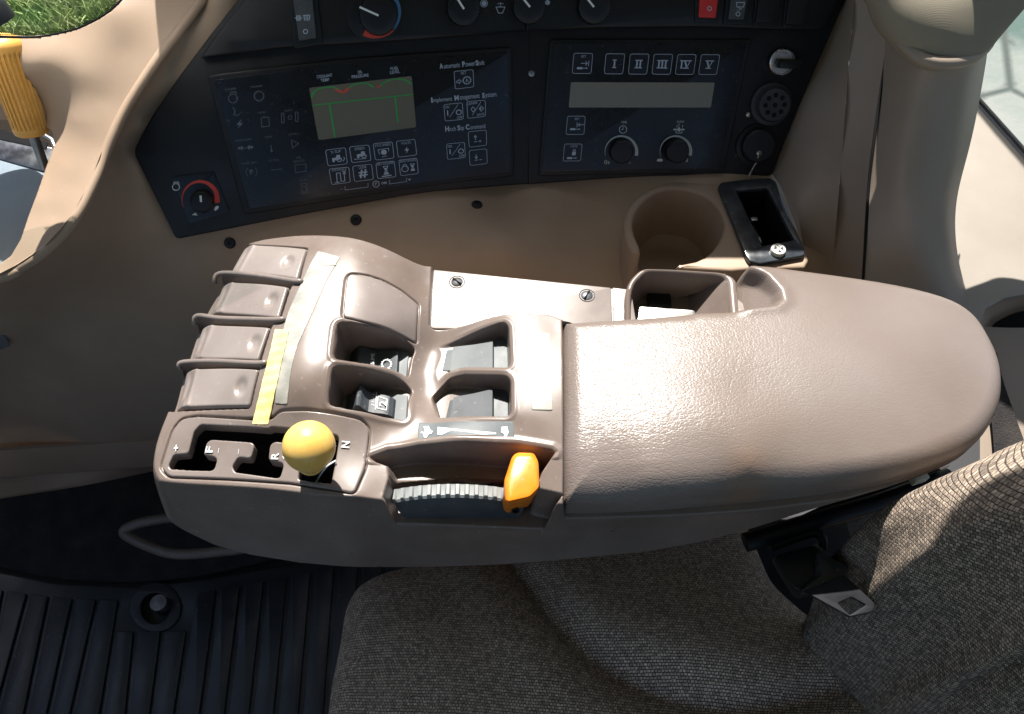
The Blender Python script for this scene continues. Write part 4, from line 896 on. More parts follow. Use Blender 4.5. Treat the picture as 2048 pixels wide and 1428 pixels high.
w2_reg = [(1722, -60), (1709, 0), (1697, 137), (1681, 345), (1667, 510), (1655, 700), (1716, 700), (1727, 548), (1736, 392), (1746, 294), (1771, 118), (1779, 67), (1760, 20), (1756, -60)]
w2_c = [(1722, -60, 'y', .32), (1709, 0, 'y', .31), (1697, 137, 'y', .275), (1681, 345, 'y', .215), (1667, 510, 'y', .172), (1655, 700, 'y', .13), (1716, 700, 'y', .115), (1727, 548, 'y', .15), (1736, 392, 'y', .19), (1746, 294, 'y', .215), (1771, 118, 'y', .262), (1779, 60, 'y', .28), (1756, -60, 'y', .31)]
w2, _ = relief('lining', w2_reg, w2_c, M_TANG, CON, 6, lam=1e-5)
# unseen upright board, added behind the panel to keep the sun off it
BLOCKER = thing('sun_blocker', (0, .4, -.2), 'unseen tan board added behind the instrument panel to block the sun', 'sun blocker')
prism('blocker_board', [(-.30, .395), (.33, .395), (.33, .43), (-.30, .43)], -.4, .254, M_TAN, BLOCKER)
# ================================================================== CAB POST AND REAR CORNER
POST = thing('cab_post', P(1850, 400, -.05), 'beige cab corner post with fabric lined upper part and moulded plastic boot', 'post')
M_POSTFAB = mat('beige ribbed trim', (.27, .245, .18), .9, .15)
def ribs_mat(m):
    b = m.node_tree.nodes['Principled BSDF']; w_ = N(m, 'ShaderNodeTexWave', wave_type='BANDS', bands_direction='Z'); tc = N(m, 'ShaderNodeTexCoord'); w_.inputs['Scale'].default_value = 420; w_.inputs['Distortion'].default_value = 1.2; w_.inputs['Detail'].default_value = 2; L(m, tc.outputs['Object'], w_.inputs['Vector'])
    bp = N(m, 'ShaderNodeBump'); bp.inputs['Strength'].default_value = .12; bp.inputs['Distance'].default_value = .0004; L(m, w_.outputs[0], bp.inputs['Height']); L(m, bp.outputs[0], b.inputs['Normal'])
    n = tex(m, 'ShaderNodeTexNoise', 10, 3); mx = N(m, 'ShaderNodeMix', data_type='RGBA'); mx.inputs[6].default_value = (.20, .178, .135, 1); mx.inputs[7].default_value = (.26, .232, .185, 1); L(m, n.outputs[0], mx.inputs[0]); L(m, mx.outputs[2], b.inputs['Base Color'])
ribs_mat(M_POSTFAB)
# lower moulding: facets by explicit strips (each row: left seam -> ridges -> right edge)
rows = [
 [P(1768, 30, .098), P(1822, 92, .102), P(1862, 122, .100), P(1925, 122, .094), P(1956, 108, .086), P(1978, 85, .073)],
 [P(1773, 100, .064), P(1822, 128, .080), P(1860, 145, .084), P(1920, 148, .079), P(1948, 138, .070), P(1972, 128, .052)],
 [P(1748, 290, .018), P(1790, 290, .034), P(1828, 290, .043), P(1900, 290, .038), P(1925, 288, .030), P(1944, 286, .008)],
 [P(1739, 370, -.004), P(1768, 376, .006), P(1800, 390, .018), P(1868, 388, .016), P(1892, 386, .010), P(1912, 385, -.014)],
 [P(1731, 470, -.026), P(1762, 478, -.020), P(1826, 470, -.006), P(1878, 470, -.018), P(1898, 470, -.022), P(1908, 470, -.040)],
 [P(1727, 548, -.045), P(1770, 560, -.05), P(1868, 575, -.045), P(1893, 575, -.052), P(1912, 572, -.058), P(1924, 568, -.066)],
 [P(1716, 700, -.10), P(1750, 700, -.105), P(1955, 720, -.10), P(1965, 720, -.105), P(1975, 720, -.11), P(1985, 720, -.12)]]
V = []; nr_ = 60
def lin(p, n):
    return np.array([p[k] * (1 - t) + p[k + 1] * t for k in range(len(p) - 1) for t in np.linspace(0, 1, n, endpoint=False)] + [p[-1]])
low = loft('boot', rows, M_TANG, POST, closed=False, cap=False, auto=None)
bm = bmesh.new(); bm.from_mesh(low.data); bmesh.ops.recalc_face_normals(bm, faces=bm.faces); bm.to_mesh(low.data); bm.free()
sm_ = low.modifiers.new('soft', 'SUBSURF'); sm_.levels = 4; sm_.render_levels = 4
# raised collar round the upholstered part
col = spline([P(1753, -60, .128), P(1757, 0, .112), P(1770, 40, .104), P(1808, 88, .103), P(1852, 120, .102), P(1905, 125, .100), P(1950, 112, .093), P(1978, 82, .088), P(1976, 50, .09)], 6)
tube('collar', col, .0045, M_TANG, POST, 10)
# upholstered upper post
ur0 = [P(1756, -160, .150), P(1800, -150, .155), P(1880, -150, .158), P(1970, -150, .155), P(2170, -150, .145)]
ur = [[q_ + np.array([.30, .10, .40]) for q_ in ur0], [q_ + np.array([.12, .05, .16]) for q_ in ur0],
      [P(1756, -160, .150), P(1800, -150, .155), P(1880, -150, .158), P(1970, -150, .155), P(2170, -150, .145)],
      [P(1762, 0, .112), P(1800, 20, .120), P(1880, 20, .124), P(1960, 0, .120), P(2042, -10, .110)],
      [P(1800, 66, .100), P(1840, 88, .104), P(1890, 92, .105), P(1940, 84, .100), P(1972, 66, .094)],
      [P(1838, 106, .093), P(1866, 116, .093), P(1892, 118, .093), P(1920, 113, .091), P(1948, 102, .088)]]
uc = [spline([r[i] for r in ur], 8) for i in range(5)]; ul = [spline([c[j] for c in uc], 6) for j in range(len(uc[0]))]
up = loft('upholstered_post', ul, M_POSTFAB, POST, closed=False, cap=False)
bm = bmesh.new(); bm.from_mesh(up.data); bmesh.ops.recalc_face_normals(bm, faces=bm.faces); bm.to_mesh(up.data); bm.free(); solid(up, .01)
# dark gap between lining and post
tube('joint', spline([P(1779, 60, .085), P(1771, 118, .062), P(1746, 294, .018), P(1736, 392, -.008), P(1727, 548, -.046), P(1716, 690, -.1)], 5), .0013, M_BLACKPIT, POST, 6)
# sunlit rear shelf
SH = thing('rear_shelf', P(1990, 500, -.07), 'sunlit beige rear corner shelf beside the cab post', 'trim panel')
hs = hplane(-.070)
plate('shelf_top', Plane(hs.o - hs.n * .004, hs.n, hs.u), [[(1955, 196), (2200, 462), (2200, 660), (2070, 585), (2010, 596), (1972, 618), (1962, 650), (1700, 650), (1840, 400)]], .004, grain(mat('pale trim plastic', (.205, .182, .152), .55, .35), 1300, .16, .0003, (.245, .220, .188), 7, .05, speck=.3), SH, .0008, auto=30)
# dark hand recess and lip below
rec = [(1958, 648), (1966, 618), (2010, 592), (2075, 578), (2200, 560), (2200, 700), (1990, 700)]
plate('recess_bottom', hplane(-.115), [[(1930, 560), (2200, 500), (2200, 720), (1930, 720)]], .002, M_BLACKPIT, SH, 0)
strip('recess_wall', [[P(*q, -.072) for q in [(1955, 660), (1962, 630), (1975, 616), (2010, 597), (2070, 584), (2200, 558)]], [P(*q, -.098) for q in [(1972, 672), (1982, 655), (1996, 642), (2030, 626), (2075, 618), (2200, 600)]]], M_TAN, SH)
strip('lip', [[P(*q, -.085) for q in [(1960, 652), (2000, 655), (2060, 655), (2200, 650)]], [P(*q, -.087) for q in [(1960, 662), (2000, 663), (2060, 662), (2200, 658)]], [P(*q, -.094) for q in [(1960, 720), (2000, 720), (2060, 720), (2200, 716)]], [P(*q, -.110) for q in [(1960, 920), (2000, 920), (2060, 920), (2200, 920)]]], M_TANG, SH)
strip('shadow_strip', [[P(1960, 700, -.088), P(1975, 770, -.092), P(1985, 860, -.100), P(1990, 930, -.105)], [P(1994, 705, -.088), P(2006, 760, -.092), P(2030, 830, -.098), P(2066, 930, -.105)]], M_CARPET, SH)  # flat dark strip laid on the lip in place of a cast shadow
# rear side window: pane above the shelf with its black seal
WIN = thing('rear_window', P(2040, 250, 0), 'rear side window pane with black rubber seal beside the cab post', 'window')
s0, s1 = P(1955, 196, -.066), P(2200, 470, -.066)
pv = np.array([.02, .10, .50])
obj('pane', [s0 - (s1 - s0) * 1.2, s1 + (s1 - s0), s1 + (s1 - s0) + pv, s0 - (s1 - s0) * 1.2 + pv], [(0, 1, 2, 3)], M_GLASS, WIN, smooth=False)
tube('seal', [s0 - (s1 - s0) * .06, s1], .0022, M_RUBBER, WIN, 8)
# front corner window (lawn behind) with dotted edge
FW_ = thing('front_window', P(100, 60, .115), 'front corner window pane with dotted black edge and grass beyond', 'window')
c0, c1 = P(-120, 60, .108), P(320, 60, .108); py_ = np.array([0, .12, .55])
pn = np.cross(c1 - c0, py_); PF = Plane(c0, -pn if (pn @ (CAM - c0)) < 0 else pn, c1 - c0)
obj('pane', [PF.hit(*q_) for q_ in [(-300, 74), (40, 78), (120, 70), (200, 40), (270, -20), (320, -200), (320, -500), (-300, -500)]], [tuple(range(8))], M_GLASS, FW_, smooth=False)
V = []; Fc = []
edge = np.array([(-20, 76), (0, 76), (40, 78), (80, 76), (120, 69), (160, 58), (200, 38), (230, 16), (255, -12)], float)
for j in range(-12, 90):
    for i in range(-2, 75):
        x = i * 4.4 + (j % 2) * 2.2 - 10; y = j * 3.2 - 30
        d = min(np.hypot(*(np.array([x, y]) - (edge[k] + (edge[k + 1] - edge[k]) * t))) for k in range(8) for t in (0, .33, .66))
        yb = np.interp(x, edge[:, 0], edge[:, 1])
        if y > yb or d > 22 or x > 262: continue
        r = 2.25 * (1 - d / 24) + .35; b = len(V)
        for k in range(6): V.append(PF.hit(x + r * math.cos(k * 1.047), y + r * math.sin(k * 1.047) * .8, .001))
        Fc.append(tuple(range(b, b + 6)))
fd = obj('dotted_edge', V, Fc, M_BLACKPIT, FW_, smooth=False); fd['kind'] = 'stuff'
tube('seal', spline([PF.hit(a, b - 3, .003) for a, b in edge], 5), .0007, M_BLACK, FW_, 8)
# dark thing at the far left beyond the grip
MIR = thing('front_post', P(0, 40, .13), 'dark rounded post foot behind the yellow grip', 'post')
lathe('post_foot', P(-12, 48, .118), (-.3, .2, 1), [(.016, 0), (.016, .01), (.012, .018), (.006, .022), (.0001, .024)], M_RUBBER, MIR, 24)
# ================================================================== YELLOW RIBBED GRIP AND ITS BOX
GR = thing('lever_grip', P(70, 270, -.02), 'large yellow ribbed hand grip standing by the front window', 'lever')
g0 = P(66, 268, .0); g1 = P(4, 92, .065); gx = g1 - g0; gl = np.linalg.norm(gx); gx /= gl
u = np.cross(gx, [0, 0, 1.0]); u /= np.linalg.norm(u); v = np.cross(gx, u)
V = []; Fc = []; n = 180; rw = []; R0, R1 = .0138, .0158
hts = list(np.linspace(0, 1, 44)) + [1.03, 1.06, 1.09, 1.115, 1.13, 1.135]
for j, t in enumerate(hts):
    rr0 = R0 + (R1 - R0) * min(t, 1)
    if t < .04: rr0 *= .80 + .2 * math.sqrt(t / .04)
    if t > 1: rr0 = R1 * math.sqrt(max(1 - ((t - 1) / .135) ** 2, .0))
    for k in range(n):
        aa = 2 * math.pi * k / n; rib = sst(abs(((aa / (2 * math.pi) * 26) % 1) - .5), .18, .28)
        rad = rr0 - .0016 * (1 - rib) * float(sst(t, .10, .11)) * float(1 - sst(t, .93, .94))
        V.append(g0 + gx * gl * t + rad * (math.cos(aa) * u + math.sin(aa) * v))
for j in range(len(hts) - 1):
    for k in range(n): Fc.append((j * n + k, j * n + (k + 1) % n, (j + 1) * n + (k + 1) % n, (j + 1) * n + k))
Fc.append(tuple(range(n))[::-1])
obj('ribbed_handle', V, Fc, M_YELG, GR, True, auto=50)
lathe('shaft', g0 - gx * .03, gx, [(.004, 0), (.004, .034)], M_STEEL, GR, 16)
BX = thing('lever_box', P(20, 380, -.06), 'blue grey metal lever quadrant box under the yellow grip', 'lever box')
zt = -.02
bp_ = Plane(P(40, 330, -.045), (-.1, -.35, .93), (1, .1, 0))
plate('top_plate', bp_, [[(0, 276), (108, 296), (106, 330), (94, 345), (0, 318), (-500, 220), (-500, 180), (-80, 262)]], .003, M_STEEL, BX, .0006)
plate('slot', bp_, [[(-80, 238), (0, 258), (96, 286), (92, 298), (0, 278), (-80, 260)]], .0006, M_BLACKPIT, BX, 0, base=.003)
plate('slope_plate', bp_, [[(-500, 220), (0, 319), (94, 346), (84, 372), (66, 418), (50, 468), (34, 500), (0, 548), (-500, 700)]], .002, M_BLUEGREY, BX, .0008)
tube('guide_lip', [bp_.hit(a, b, .004) for a, b in [(60, 262), (84, 268), (104, 280), (110, 294)]], .0022, M_CHROME, BX, 8)
# ================================================================== FLOOR
M_FLOOR = grain(mat('painted floor', (.02, .021, .023), .6, .4), 300, .2, .0005)
o = sheet('floor', -.95, .95, -.95, .42, -.56, M_FLOOR)
FZ = -.545
CAR = thing('carpet_tunnel', P(150, 1080, -.5), 'dark carpeted side panel between the console and the rubber mat', 'carpet')
cr = [[P(a, b, -.507) for a, b in [(-160, 1030), (0, 998), (170, 971), (330, 938), (520, 905), (900, 870)]],
      [P(a, b, -.520) for a, b in [(-160, 1070), (0, 1050), (170, 1030), (330, 1010), (520, 985), (900, 940)]],
      [P(a, b, -.534) for a, b in [(-160, 1100), (0, 1112), (120, 1132), (280, 1138), (430, 1122), (700, 1050)]],
      [P(a, b, -.548) for a, b in [(-160, 1112), (0, 1134), (110, 1156), (260, 1164), (420, 1148), (620, 1100)]]]
strip('carpet', cr, M_CARPET, CAR)
lv = spline([P(248, 1066, -.44), P(268, 1050, -.435), P(310, 1040, -.43), P(350, 1036, -.43), P(420, 1040, -.43), P(500, 1060, -.43), P(500, 1092, -.435), P(430, 1104, -.44), P(350, 1108, -.44), P(290, 1090, -.44)], 6, True)
GRB = thing('grab_loop', P(350, 1080, -.44), 'dull brown oval hand loop low beneath the armrest nose', 'handle')
V = []; 
tube('loop', lv, .0060, M_BROWN, GRB, 12, closed=True)
MAT = thing('rubber_mat', P(300, 1250, FZ), 'black ribbed rubber floor mat with a round fixing stud', 'floor mat')
mo = [(-80, 1136), (0, 1146), (110, 1168), (260, 1176), (420, 1158), (520, 1140), (720, 1110), (1000, 1090), (1400, 1100), (1400, 1500), (-200, 1500)]
hm = hplane(FZ)
hole = [(310 + 29 * math.cos(a), 1216 + 31 * math.sin(a)) for a in np.linspace(0, 6.283, 28, endpoint=False)]
plate('mat_base', Plane(hm.o - hm.n * .010, hm.n, hm.u), [mo, hole], .006, M_MAT, MAT, .001)
# ribs: traced joints, extended beyond the frame
jt = [(-85, 1160, -150, 1520), (-38, 1170, -100, 1520), (9, 1178, -54, 1520), (57, 1185, -20, 1470), (100, 1190, 42, 1470), (148, 1194, 88, 1470), (196, 1196, 134, 1470), (240, 1198, 196, 1470), (277, 1198, 250, 1470), (333, 1198, 298, 1470), (388, 1186, 345, 1470), (436, 1176, 398, 1470), (484, 1168, 448, 1470), (531, 1160, 498, 1470), (578, 1150, 548, 1470), (625, 1142, 598, 1470), (672, 1134, 648, 1470), (720, 1128, 700, 1470), (768, 1122, 750, 1470), (816, 1118, 800, 1470)]
for (ax_, ay_, bx_, by_), (cx_, cy_, dx_, dy_) in zip(jt[:-1], jt[1:]):
    q = [(ax_ + 5.0, ay_ + 2), (cx_ - 5.0, cy_ + 2), (dx_ - 5.4, dy_), (bx_ + 5.4, by_)]
    if 200 < ax_ < 340:      # ribs that stop at the stud boss
        yy = 1262; t0 = (yy - ay_) / (by_ - ay_); t1 = (yy - cy_) / (dy_ - cy_)
        q[0] = (ax_ + (bx_ - ax_) * t0 + 5.0, yy); q[1] = (cx_ + (dx_ - cx_) * t1 - 5.0, yy)
    plate('rib', hm, [rnd(q, 2, 2)], .0045, M_MAT, MAT, .0012, base=-.0045, bres=1)
ro = [(310 + 52 * math.cos(a), 1214 + 50 * math.sin(a)) for a in np.linspace(0, 6.283, 36, endpoint=False)]
plate('stud_boss', hm, [ro, hole], .0035, M_MAT, MAT, .0012, base=-.0045)
lathe('stud', P(316, 1205, FZ + .012), (0, 0, 1), [(.0105, -.02), (.0105, -.001), (.0098, 0), (.0001, .0003)], M_STEEL, MAT, 28)
# ================================================================== SEAT
SEAT = thing('driver_seat', P(1300, 1300, -.15), 'brown tweed driver seat with bolstered cushion and backrest below the armrest', 'seat')
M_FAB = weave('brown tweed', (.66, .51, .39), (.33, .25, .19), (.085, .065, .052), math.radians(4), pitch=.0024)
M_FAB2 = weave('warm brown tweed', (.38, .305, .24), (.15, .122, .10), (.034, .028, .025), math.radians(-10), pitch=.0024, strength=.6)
SC = [(660,1320,-.165),(700,1230,-.165),(760,1190,-.160),(760,1400,-.142),(820,1260,-.140),(900,1170,-.155),(950,1300,-.134),(1000,1420,-.132),(1100,1420,-.134),(1050,1180,-.148),(1150,1250,-.140),(1250,1350,-.138),(1400,1430,-.140),
      (1200,1160,-.146),(1400,1120,-.150),(1480,1130,-.150),(1350,1250,-.128),(1500,1250,-.132),(1450,1350,-.130),(1600,1350,-.140),(1700,1330,-.138),(1800,1400,-.140),(1550,1180,-.150),(1640,1260,-.150),(680,1500,-.150),(1000,1560,-.135),(1400,1560,-.145),(1900,1500,-.145)]
sp = np.array([P(c[0], c[1], c[2] - .05) for c in SC]); HS = RBF(sp[:, 0], sp[:, 1], sp[:, 2], 1e-6)
sh = lambda X, Y: HS(X, Y)
so_ = outl(sh, [(634, 1560), (640, 1428), (650, 1350), (668, 1270), (678, 1200), (702, 1156), (752, 1128), (850, 1104), (1000, 1086), (1200, 1058), (1500, 1010), (1560, 1150), (1640, 1220), (1740, 1240), (1850, 1270), (2050, 1350), (2100, 1620)])
so_ = rnd(so_, .01, 4)
seam = outl(sh, spline([(1000, 1100), (1040, 1148), (1075, 1195), (1130, 1260), (1200, 1325), (1290, 1375), (1400, 1408), (1520, 1412), (1640, 1395), (1760, 1350)], 6))
def zseat(X, Y, s):
    h = sh(X, Y); d = distline(X, Y, seam)
    h = h - .015 * np.exp(-(d / .011) ** 1.3) + .004 * np.exp(-((d - .035) / .02) ** 2)
    R = .030; t = np.clip(1 - s / R, 0, 1); return h - R * 1.2 * (1 - np.sqrt(np.maximum(1 - t * t, 0)))
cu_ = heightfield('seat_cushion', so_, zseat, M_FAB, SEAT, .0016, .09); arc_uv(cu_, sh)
# lower rear part of the cushion (in deep shade between bolster and backrest)
BC = [(1700,1080,-.07),(1800,990,-.02),(1900,930,.01),(2048,860,.03),(1740,1150,-.075),(1850,1100,-.01),(1950,1050,.03),(2048,1000,.05),(1800,1250,-.085),(1900,1200,-.03),(2048,1150,.03),(1850,1350,-.10),(1950,1350,-.06),(2048,1300,0),(1900,1428,-.11),(2048,1428,-.05),(2200,1000,.08),(2200,1300,.04),(2000,1560,-.1),(2200,1560,-.05)]
bq = np.array([P(*c) for c in BC]); HBk = RBF(bq[:, 0], bq[:, 1], bq[:, 2], 1e-6)
bo = outl(HBk, spline([(2260, 790), (2150, 822), (2048, 862), (1985, 892), (1890, 935), (1790, 990), (1712, 1070), (1712, 1120), (1745, 1180), (1790, 1250), (1830, 1320), (1860, 1380), (1900, 1440), (1980, 1560), (2260, 1560)], 4))
def zback(X, Y, s):
    R = .026; t = np.clip(1 - s / R, 0, 1); return HBk(X, Y) - R * (1 - np.sqrt(np.maximum(1 - t * t, 0)))
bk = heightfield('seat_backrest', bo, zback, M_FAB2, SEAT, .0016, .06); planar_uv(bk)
prism('dark_underlay', [P(a_, b_, -.21)[:2] for a_, b_ in [(1300, 1060), (2300, 900), (2300, 1700), (1300, 1700)]], -.30, -.235, M_BLACK, SEAT)  # black slab stands for the deep shade in the seat gap
# piping seam along the backrest edge
# seat frame rail and bracket between armrest and backrest
RAIL = thing('seat_rail', P(1700, 1030, -.12), 'black steel rail of the seat below the armrest', 'rail')
tube('rail', [P(1490, 1085, -.125), P(1600, 1052, -.12), P(1750, 1008, -.112), P(1900, 955, -.105)], .0075, M_BLACK, RAIL, 12)
tube('belt_hoop', spline([P(1540, 1095, -.125), P(1585, 1078, -.122), P(1625, 1066, -.12), P(1644, 1074, -.12), P(1646, 1092, -.122), P(1638, 1106, -.125)], 5), .0035, M_BLACK, RAIL, 10)
box('clip', P(1838, 958, -.075), (.012, .005, .008), mat('cream plastic', (.6, .55, .42), .5), RAIL, .001, rot=Matrix.Rotation(math.radians(18), 4, 'Z'))
plate('side_flap', hplane(-.13), [[(1560, 1050), (1700, 985), (1780, 960), (1850, 945), (1900, 930), (1830, 985), (1700, 1035), (1600, 1070)]], .002, M_CARPET, RAIL, .0004)
plate('side_flap', hplane(-.15), [[(1690, 1040), (1770, 1010), (1760, 1060), (1700, 1070)]], .002, M_FAB2, RAIL, .0004)
BK = thing('belt_buckle', P(1640, 1180, -.11), 'seat belt buckle with steel tongue lying between cushion and backrest', 'seat belt')
def resamp(p, n=48):
    q = np.vstack([p, p[:1]]); d = np.concatenate([[0], np.cumsum(np.linalg.norm(np.diff(q, axis=0), axis=1))]); t = np.linspace(0, d[-1], n, endpoint=False)
    r = np.stack([np.interp(t, d, q[:, 0]), np.interp(t, d, q[:, 1])], 1); c = r.mean(0); k = np.argmin(np.arctan2(r[:, 1] - c[1], r[:, 0] - c[0])); return np.roll(r, -k, 0)
def hull(name, lo, zl, hi, zh, m, parent, r=5, label=None):
    lo = resamp(rnd(lo, r, 4)); hi = resamp(rnd(hi, r, 4)); c = hi.mean(0)
    rings = [[P(*q, zl) for q in lo], [P(*q, zh - .003) for q in lo * .25 + hi * .75], [P(*q, zh - .0006) for q in hi], [P(*q, zh) for q in hi * .93 + c * .07]]
    return loft(name, rings, m, parent, auto=45, label=label)
hull('housing', [(1540, 1118), (1640, 1085), (1700, 1165), (1590, 1200)], -.130, [(1548, 1112), (1632, 1088), (1672, 1140), (1662, 1160), (1590, 1180)], -.092, M_BLACK, BK, 10)
hull('slider', [(1630, 1120), (1692, 1130), (1690, 1160), (1600, 1192), (1580, 1170)], -.115, [(1634, 1103), (1698, 1132), (1688, 1150), (1600, 1182), (1645, 1150)], -.086, M_RUBBER, BK, 3)
tg = Plane(P(1700, 1200, -.084), (0, -.12, 1), (1, 0, 0)); M_DSTEEL = grain(mat('shade darkened worn steel', (.012, .013, .016), .6, .12, .0), 400, .15, .0001, (.02, .02, .024), 60, .05)  # base colour darkened to carry the shade over the tongue
tgo = plate('tongue', tg, [rnd([(1606, 1182), (1690, 1150), (1752, 1208), (1746, 1224), (1700, 1234)], [3, 3, 10, 8, 4], 5), rnd([(1676, 1206), (1704, 1194), (1732, 1210), (1700, 1230)], 2, 3)], .0026, M_DSTEEL, BK, .0008)
webb = strip('webbing', [[P(1700, 1235, -.125), P(1740, 1290, -.135), P(1790, 1350, -.15)], [P(1740, 1225, -.125), P(1790, 1280, -.135), P(1840, 1350, -.15)]], M_RUBBER, BK)
# ================================================================== BLACK INSTRUMENT PANEL
IP = thing('instrument_panel', P(900, 300, -.06), 'black wraparound instrument panel with knobs, rockers and sockets above the armrest', 'control panel')
plate('fascia', Plane(PL.o - PL.n * .004, PL.n, PL.u), [rnd([(266, 303), (300, 238), (360, 150), (430, 58), (480, -5), (520, -70), (1062, -70), (1058, 368), (850, 384), (600, 430), (352, 479)], [14, 20, 30, 30, 30, 5, 2, 2, 60, 60, 10], 6)], .004, M_BLACK, IP, .0015)
plate('fascia', Plane(PR.o - PR.n * .004, PR.n, PR.u), [rnd([(1056, -70), (1730, -70), (1692, 0), (1604, 200), (1543, 352), (1300, 352), (1056, 369)], [2, 5, 30, 40, 8, 40, 2], 5)], .004, M_BLACK, IP, .0015)
UF = .009
upl = plate('upper_fascia', PL, [rnd([(398, 118), (560, 96), (800, 82), (1052, 62), (1052, -70), (532, -70), (492, -5), (440, 60)], [8, 20, 60, 1, 1, 5, 30, 20], 5)], UF, M_BLACK, IP, .002)
upr = plate('upper_fascia', PR, [rnd([(1052, 62), (1200, 56), (1420, 54), (1560, 60), (1648, 60), (1676, 0), (1705, -70), (1052, -70)], [1, 40, 40, 20, 10, 10, 1, 1], 5)], UF, M_BLACK, IP, .002)
def knob(pl, c, rp, h0, h1, m, parent, name='knob', label=None, teeth=0, ptr=None, n=None, top=.0):
    o = pl.hit(c[0], c[1], h0); e = pl.hit(c[0] + rp, c[1], h0); R = np.linalg.norm(e - o); H = h1
    prof = [(1.0, 0), (1.0, .12), (.97, .8), (.93, .95), (.85, 1.0), (.5, 1.02 + top), (.0001, 1.02 + top)]
    u = pl.u; v = pl.v; V = []; Fc = []; n = 144 if teeth else 48
    for j, (r, hh) in enumerate(prof):
        for k in range(n):
            a_ = 2 * math.pi * k / n; rr = R * r
            if teeth and .1 < hh < .9 or (teeth and j == 0): rr *= 1 - .06 * float(sst(abs((k * teeth / n) % 1 - .5), .22, .32))
            V.append(o + pl.n * H * hh + rr * (math.cos(a_) * u + math.sin(a_) * v))
    for j in range(len(prof) - 1):
        for k in range(n): Fc.append((j * n + k, j * n + (k + 1) % n, (j + 1) * n + (k + 1) % n, (j + 1) * n + k))
    k_ = obj(name, V, Fc, m, parent, True, label, auto=30)
    if ptr:
        pt = Plane(o + pl.n * H * 1.02, pl.n, pl.u); f = lambda x, y: pt.hit(x, y, .0004)
        obj('pointer', *stroke(ptr, 4.2, f), M_WHITE, k_, smooth=False)
    return k_
PLu = Plane(PL.o + PL.n * UF, PL.n, PL.u); PRu = Plane(PR.o + PR.n * UF, PR.n, PR.u)
# temperature knob with blue and red scale
fL = pmap(PLu, .0006)
dial = plate('dial_ring', PLu, [circ(748, 26, 56, 40, ry=58)], .0012, M_BLACK, IP, .0004)
def arcband(cx, cy, r0, r1, a0, a1, n=24, ry=1.0, taper=None):
    out = []
    for k in range(n + 1):
        a_ = math.radians(a0 + (a1 - a0) * k / n); out.append((cx + r1 * math.cos(a_), cy - r1 * ry * math.sin(a_)))
    for k in range(n, -1, -1):
        a_ = math.radians(a0 + (a1 - a0) * k / n); t = k / n; rr = r0 if taper is None else r1 - (r1 - r0) * (taper[0] + (taper[1] - taper[0]) * t); out.append((cx + rr * math.cos(a_), cy - rr * ry * math.sin(a_)))
    return out
fD = pmap(Plane(PLu.o + PLu.n * .0012, PLu.n, PLu.u), .0004)
obj('cold_scale', *fillp(arcband(750, 24, 44, 52, 62, -42, taper=(1, .5)), fD), M_BLUE, dial, smooth=False)
obj('warm_scale', *fillp(arcband(750, 24, 41, 53, -45, -118, taper=(.5, 1)), fD), M_RED, dial, smooth=False)
knob(PLu, (756, 32), 38, .001, .012, M_BLACK, IP, teeth=36, ptr=[(719, 14), (757, 31)], label='temperature knob ringed by a blue and red scale')
knob(PLu, (924, 18), 33, 0, .012, M_BLACK, IP, teeth=30, ptr=[(914, -4), (928, 18)], label='blower knob near the lamp symbol')
knob(PRu, (1057, 14), 33, 0, .012, M_BLACK, IP, teeth=30, ptr=[(1044, -6), (1060, 14)], label='wiper knob beside the washer symbol')
knob(PRu, (1186, 14), 33, 0, .012, M_BLACK, IP, teeth=30, ptr=[(1172, -6), (1188, 14)], label='knob farthest right of the row')
fR = pmap(PRu, .0006)
obj('washer_symbol', *merge([fillp(circ(968, 7, 5, 16), fL), stroke(circ(968, 7, 7, 20), 1.2, fL, True), stroke([(992, 14), (997, 26), (1005, 26), (1010, 14)], 1.4, fL, True), stroke([(1001, 14), (1001, 6), (995, 8)], 1.2, fL), stroke([(1001, 6), (1007, 8)], 1.2, fL)]), M_PRINT, upl, smooth=False)
obj('dot_mark', *fillp(circ(1095, 5, 5, 16), fR), M_PRINT, upr, smooth=False)
def rocker(pl, bez, rk, m, syms, label, par=IP):
    b_ = plate('rocker_switch', pl, [rnd(bez, 5, 4)], .0022, M_BLACK, par, .0008, label=label)
    r_ = plate('rocker', Plane(pl.o + pl.n * .0022, pl.n, pl.u), [rnd(rk, 3, 4)], .004, m, b_, .001)
    f = pmap(Plane(pl.o + pl.n * .0062, pl.n, pl.u), .0004)
    if syms: obj('symbol', *merge(syms(f)), M_PRINT, r_, smooth=False)
rocker(PLu, [(575, -40), (630, -40), (646, 88), (590, 98)], [(582, -30), (622, -30), (633, 76), (598, 82)], M_DKSW,
       lambda f: [stroke(circ(597, 36, 4.6, 8), 1.5, f, True)] + [stroke([(597, 36), (597 + 8 * math.cos(a_), 36 + 7 * math.sin(a_))], 1, f) for a_ in np.arange(0, 6.28, 1.047)] + [stroke([(608 + i * 4, 31), (609 + i * 3, 41)], 1.6, f) for i in range(4)] + [stroke([(606, 31), (620, 30)], 1.6, f)] + [stroke(circ(611, 63, 4.2, 14), 1.7, f, True)], 'rocker switch with snowflake and vent symbols')
rocker(PRu, [(1392, -40), (1448, -40), (1436, 46), (1390, 44)], [(1401, -30), (1440, -30), (1432, 36), (1398, 35)], M_REDP, lambda f: [stroke(circ(1419, 17, 4, 14), 1.6, f, True)], 'red rocker switch marked with a circle')
